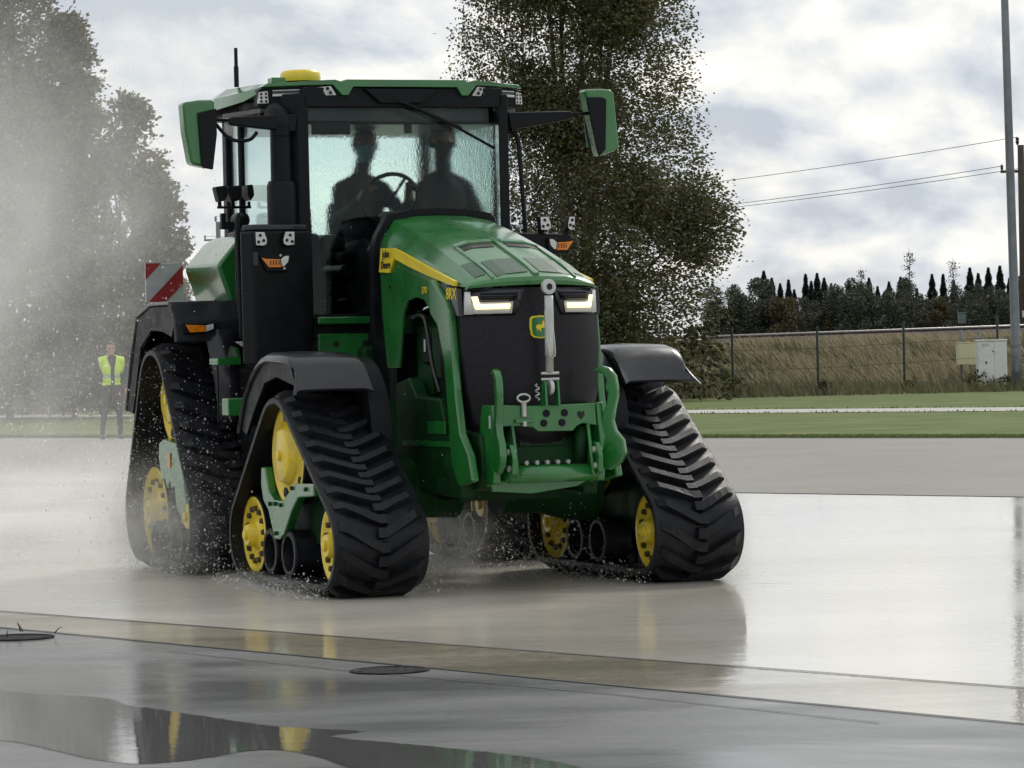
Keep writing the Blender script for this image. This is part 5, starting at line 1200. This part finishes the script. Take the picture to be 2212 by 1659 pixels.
# ================================================================== railway, fence, poles, cabinets
M_ball = pmat('ballast', (.055, .042, .034), .95, vary=.4, vscale=6, bump=.8, bscale=14)
M_rail = pmat('rail_steel', (.22, .20, .19), .35, metal=.7)
rt = empty('railway_track', (0, 108.5, 1.44)); tag(rt, 'railway track on dark ballast along the top of the embankment', 'railway')
secs = [[(x, 107.4-108.5, -.08+.012*(x-6)), (x, 107.9-108.5, .13+.012*(x-6)), (x, 112-108.5, .13+.012*(x-6)), (x, 112.6-108.5, -.08+.012*(x-6))] for x in np.linspace(-40, 40, 41)]
loft('ballast_bed', secs, M_ball, rt, cap=True, split=40)
for yy in (.2, 1.7):
    tube('rail', [(-40, yy, .20+.012*(-46)), (40, yy, .20+.012*34)], .05, M_rail, rt, n=6)
for k in range(60):
    x = -12+k*.62; box('sleeper', (x, -.3, .13+.012*(x-6)), (x+.24, 2.2, .17+.012*(x-6)), M_ball, rt, bevel=0)
M_fpost = pmat('dark_green_post', (.018, .03, .024), .6)
fc = empty('wire_fence', (8, 96, 0)); tag(fc, 'wire fence on slim dark green posts in front of the embankment', 'fence')
FP = [(5.87-2.35*k, 95.3-.45*k) for k in range(9, 0, -1)]+[(5.87, 95.27), (8.18, 95.83), (10.63, 97.13), (13.3, 98.1), (15.9, 99.0)]
for i, (x, yy) in enumerate(FP):
    lathe('post', [(-.1, .034), (1.82, .034), (1.84, .02)], (x-8, yy-96, bank_z(x, yy)), 'z', M_fpost, fc, n=8)
for zz in (.72, 1.25, 1.78):
    tube('fence_wire', [(x-8, yy-96, zz+bank_z(x, yy)+(.0)) for x, yy in FP], .007, M_fpost, fc, n=4)
M_cab = pmat('white_cabinet_paint', (.78, .79, .76), .5, vary=.06, dirt=((.35, .34, .30), .5))
M_cream = pmat('cream_cabinet_paint', (.60, .58, .38), .5, vary=.06)
M_pole = pmat('galvanised_lamp_pole', (.17, .19, .205), .5, metal=.3, vary=.25, vscale=3, bump=.3, bscale=20)
M_timber = pmat('weathered_timber', (.06, .05, .042), .9, vary=.3, vscale=5)
cb = empty('electrical_cabinet', (13.02, 97.3, 0)); tag(cb, 'tall white electrical cabinet with small stickers beside the pale cream one', 'cabinet')
box('cabinet_plinth', (-.25, -.12, -.05), (.30, .18, .12), M_ball, cb)
box('cabinet_body', (-.40, -.16, .12), (.40, .20, 1.34), M_cab, cb, bevel=.02)
box('cabinet_roof', (-.42, -.185, 1.34), (.42, .22, 1.38), M_cab, cb, bevel=.01)
box('cabinet_door', (-.385, -.172, .14), (.05, -.161, 1.32), M_cab, cb, bevel=.004); box('cabinet_door', (.06, -.172, .14), (.385, -.161, 1.32), M_cab, cb, bevel=.004)
box('sticker', (-.28, -.178, 1.20), (-.10, -.173, 1.28), M_white, cb, bevel=0); box('warning_sticker', (.0, -.178, 1.04), (.04, -.173, 1.08), M_red, cb, bevel=0)
box('lock', (-.19, -.18, .72), (-.15, -.173, .80), M_grey, cb, bevel=0); box('vent_row', (.12, -.178, .22), (.36, -.173, .27), M_grey, cb, bevel=0)
cc_ = empty('meter_box', (12.45, 98.2, 0)); tag(cc_, 'pale cream meter box raised on two thin posts', 'cabinet')
box('box_body', (-.27, -.12, .70), (.25, .12, 1.30), M_cream, cc_, bevel=.02); box('box_lid', (-.285, -.135, 1.30), (.265, .135, 1.325), M_cream, cc_, bevel=.006)
box('box_door', (-.25, -.13, .72), (.10, -.121, 1.28), M_cream, cc_, bevel=.004)
tube('box_post', [(-.12, .15, -.1), (-.12, .15, 1.66)], .035, M_pole, cc_, n=8); tube('box_post', [(.38, .15, -.1), (.38, .15, 1.66)], .035, M_pole, cc_, n=8)
lb = empty('signal_box', (14.0, 111.3, 1.5)); tag(lb, 'small grey-green lineside box on legs by the railway', 'lineside box')
M_gg = pmat('grey_green_paint', (.12, .17, .15), .6)
box('box_body', (-.11, -.1, .38), (.11, .1, .70), M_gg, lb, bevel=.01); box('box_cap', (-.13, -.12, .70), (.13, .12, .73), M_gg, lb)
for a in (-.07, .07): box('box_leg', (a-.02, -.02, 0), (a+.02, .02, .38), M_fpost, lb, bevel=0)
lp = empty('lamp_pole', (13.5, 95.9, 0)); tag(lp, 'tall tapering galvanised lighting pole beside the white cabinet', 'pole')
lp.rotation_euler.y = R(-.6)
tube('pole_shaft', [(0, 0, -.2), (0, 0, 1.2), (0, 0, 1.21), (0, 0, 7), (0, 0, 14)], [.135, .13, .125, .11, .09], M_pole, lp, n=20)
box('pole_door', (-.05, -.15, .5), (.05, -.115, .95), M_pole, lp, bevel=.004); lathe('pole_collar', [(1.16, .14), (1.24, .14)], (0, 0, 0), 'z', M_pole, lp, n=20)
# timber power poles and their three wires
def upole(X, Yy, label, cross):
    p = empty('power_pole', (X, Yy, 1.2)); tag(p, label, 'pole')
    tube('pole_shaft', [(0, 0, -1.5), (0, 0, 7.15)], [.16, .12], M_timber, p, n=12)
    lathe('insulator', [(7.15, .03), (7.2, .05), (7.26, .075), (7.32, .05), (7.38, .075), (7.44, .03)], (-.12, 0, 0), 'z', pmat('brown_insulator', (.05, .025, .02), .3), p, n=10)
    box('cross_arm', (-.75, -.05, 6.15), (.75, .05, 6.25), M_timber, p)
    for a in (-.7, .7): lathe('insulator', [(6.25, .02), (6.3, .05), (6.42, .05), (6.46, .02)], (a, 0, 0), 'z', MATS['brown_insulator'], p, n=8)
    box('pole_plate', (-.1, -.17, .9), (.1, -.155, 1.15), M_white, p, bevel=0)
    return p
upole(18.62, 130, 'timber power pole with crossarm at the picture edge beside the lighting pole', 1)
upole(-15.2, 188, 'distant timber power pole behind the tractor cab lamps', 1)
M_wire = pmat('wire', (.03, .03, .032), .6)
for i, (dx, z) in enumerate(((-.12, 8.64), (-.7, 7.6), (.7, 7.6))):
    a = Vector((18.62+dx, 130, z)); b = Vector((-15.2+dx, 188, z)); pts = [a.lerp(b, t)-Vector((0, 0, 4*.75*t*(1-t))) for t in np.linspace(0, 1, 24)]
    tag(tube('power_wire', pts, .013, M_wire, n=4), 'thin dark power wire sagging between the timber poles', 'wire', 'wires between the timber power poles')
# drain rings at the gutter joint
M_iron = pmat('cast_iron', (.010, .010, .012), .7, spec=.15, bump=.5, bscale=30)
def drain(X, Yy, r, label, twigs):
    d = empty('drain_cover', (X, Yy, .0)); tag(d, label, 'drain', None)
    lathe('ring', [(.003, r), (.006, r), (.009, r-.008), (.009, r-.022), (.004, r-.028), (.0035, r-.03)], (0, 0, 0), 'z', M_iron, d, n=40)
    for k in range(7):
        a = -r+.05+(2*r-.1)*k/6; w_ = math.sqrt(max(0, (r-.045)**2-a*a))
        if w_ > .03 and not twigs: box('grate_bar', (a-.016, -w_, .004), (a+.016, w_, .0065), M_iron, d, bevel=.002)
    for k in range(twigs):
        a = rnd.uniform(0, 6.28); p = Vector((math.cos(a)*r, math.sin(a)*r, .02)); q = p+Vector((rnd.uniform(-.08, .08), rnd.uniform(-.05, .05), rnd.uniform(.015, .06)))
        tube('twig', [p, (p+q)/2+Vector((0, 0, .01)), q], [.004, .003, .0015], M_bark, d, n=5)
drain(-2.72, 19.5, .20, 'round iron drain cover with twigs caught on its rim', 9)
drain(-.61, 16.98, .19, 'round iron drain cover with a bare rim in the gutter joint', 0)
# ================================================================== spray
def spray_mat(name, dens, lo, hi, scale, col_=(.99, .99, .99)):
    m, nt, out = newmat(name); nt.nodes.remove
    v = N(nt, 'ShaderNodeVolumePrincipled'); v.inputs['Color'].default_value = (*col_, 1); v.inputs['Anisotropy'].default_value = .5
    tc = N(nt, 'ShaderNodeTexCoord'); nz = noise(nt, tc.outputs['Object'], scale, 5, .62, dist=.4)
    ln = N(nt, 'ShaderNodeVectorMath', operation='LENGTH'); nt.links.new(tc.outputs['Object'], ln.inputs[0])
    fall = N(nt, 'ShaderNodeMapRange'); fall.interpolation_type = 'SMOOTHSTEP'; fall.inputs['From Min'].default_value = 1.0; fall.inputs['From Max'].default_value = .15
    nt.links.new(ln.outputs['Value'], fall.inputs['Value'])
    r = N(nt, 'ShaderNodeMapRange'); r.inputs['From Min'].default_value = lo; r.inputs['From Max'].default_value = hi; nt.links.new(nz.outputs[0], r.inputs['Value'])
    d = math_n(nt, 'MULTIPLY', math_n(nt, 'MULTIPLY', fall.outputs[0], r.outputs[0]), dens)
    nt.links.new(d, v.inputs['Density']); nt.links.new(v.outputs[0], out.inputs['Volume']); return m
def cloud(name, c, s, mat, label, rz=0):
    bm = bmesh.new(); bmesh.ops.create_icosphere(bm, subdivisions=3, radius=1)
    for v in bm.verts:
        if v.co.z < -.55: v.co.z = -.55
    o = obj(name, bm, mat); o.location = c; o.scale = s; o.rotation_euler.z = rz; tag(o, label, 'spray', kind='stuff'); return o
M_mist1 = spray_mat('spray_mist', .30, .42, .66, 1.7)
M_mist2 = spray_mat('spray_mist_low', .42, .36, .66, 1.8)
cloud('water_spray', (-4.4, 28.8, 2.05), (3.1, 4.8, 3.7), M_mist1, 'pale cloud of spray thrown up behind the tractor')
cloud('water_spray', (-2.6, 26.6, .42), (2.2, 3.4, .75), M_mist2, 'low churned spray along the ground round the rear tracks')
cloud('water_spray', (-4.4, 30.0, .25), (2.6, 6.0, .45), M_mist2, 'bright low mist trailing over the wet pavement behind the spray')
def drop_mat():
    m, nt, out = newmat('water_drop'); b = N(nt, 'ShaderNodeBsdfTranslucent'); b.inputs[0].default_value = (.95, .96, .97, 1)
    t = N(nt, 'ShaderNodeBsdfTransparent'); mx = N(nt, 'ShaderNodeMixShader'); g = N(nt, 'ShaderNodeNewGeometry')
    nt.links.new(math_n(nt, 'MULTIPLY_ADD', g.outputs['Random Per Island'], .6, .1), mx.inputs[0]); nt.links.new(t.outputs[0], mx.inputs[1]); nt.links.new(b.outputs[0], mx.inputs[2]); nt.links.new(mx.outputs[0], out.inputs[0]); return m
M_drop = drop_mat()
M_mist3 = spray_mat('splash_mist', 1.3, .38, .62, 2.6)
def tcloud(x, yy, z, s, mat, label): 
    p = TM @ Vector((x, yy, z)); return cloud('water_spray', p, s, mat, label, TH-R(90))
tcloud(-.6, 0, .22, (1.5, .62, .40), M_mist3, 'splash hanging under the belly between the tracks')
tcloud(-1.6, -1.62, .30, (1.7, .36, .55), M_mist3, 'splash streaming along the side of the rear track')
tcloud(.7, -1.5, .05, (1.4, .22, .09), M_mist3, 'thin splash line along the foot of the near front track')
def drops(name, gen, n, rmin, rmax, label, seed):
    rg = np.random.default_rng(seed); P = gen(rg, n); n = len(P); r = rg.uniform(rmin, rmax, n)*(1+1.2*(rg.random(n) > .93))
    oc = np.array([(1, 0, 0), (-1, 0, 0), (0, 1, 0), (0, -1, 0), (0, 0, 1.3), (0, 0, -1.3)]); fc_ = np.array([(0, 2, 4), (2, 1, 4), (1, 3, 4), (3, 0, 4), (2, 0, 5), (1, 2, 5), (3, 1, 5), (0, 3, 5)])
    V = (P[:, None]+oc[None]*r[:, None, None]).reshape(-1, 3); F = (fc_[None]+6*np.arange(n)[:, None, None]).reshape(-1, 3)
    me = bpy.data.meshes.new(name); me.vertices.add(len(V)); me.vertices.foreach_set('co', V.astype(np.float32).ravel())
    me.loops.add(len(F)*3); me.loops.foreach_set('vertex_index', F.astype(np.int32).ravel()); me.polygons.add(len(F))
    me.polygons.foreach_set('loop_start', np.arange(0, len(F)*3, 3, dtype=np.int32)); me.polygons.foreach_set('loop_total', np.full(len(F), 3, np.int32)); me.update(calc_edges=True); me.materials.append(M_drop)
    o = bpy.data.objects.new(name, me); col.objects.link(o); tag(o, label, 'spray', kind='stuff'); return o
TMi = np.array(TM)
def tl(P): return P @ TMi[:3, :3].T+TMi[:3, 3]
def g_back(rg, n):
    P = np.stack([-3.4+rg.normal(size=n)*1.5, -1.75+rg.normal(size=n)*.75, np.abs(rg.normal(size=n))*1.25], 1); return tl(P)
def g_high(rg, n):
    P = np.stack([rg.uniform(-6, -1.2, n), rg.normal(size=n)*.9-2.3, rg.uniform(.1, 4.6, n)], 1); return tl(P)
def g_side(rg, n):
    P = np.stack([rg.uniform(-2.4, -.3, n), -1.5+rg.normal(size=n)*.16, np.abs(rg.normal(size=n))*.55+.05], 1); return tl(P)
def g_under(rg, n):
    P = np.stack([rg.uniform(-.6, 1.3, n), rg.uniform(-.62, .66, n), np.abs(rg.normal(size=n))*.28+.02], 1); return tl(P)
drops('spray_drops', g_back, 5200, .0015, .0042, 'flying water drops behind the rear track', 1)
drops('spray_drops', g_high, 9000, .0013, .0036, 'scattered high drops in the spray cloud', 2)
drops('spray_drops', g_side, 3200, .0015, .0042, 'drops flung between the front and rear tracks', 3)
def g_base(rg, n):
    k = rg.integers(0, 4, n); cx_ = np.array([.68, .68, -1.95, -1.95])[k]; ln_ = np.array([1.1, 1.1, .8, .8])[k]; sy = np.where(k % 2 == 0, -1.07, 1.07)
    P = np.stack([cx_+rg.uniform(-1, 1, n)*ln_, sy+rg.choice([-1, 1], n)*(.34+np.abs(rg.normal(size=n))*.10), np.abs(rg.normal(size=n))*.07+.01], 1); return tl(P)
drops('spray_drops', g_base, 5200, .0015, .0045, 'drops splashing along the feet of the tracks', 6)
drops('spray_drops', g_under, 2800, .0016, .0046, 'drops splashing under the front frame', 4)
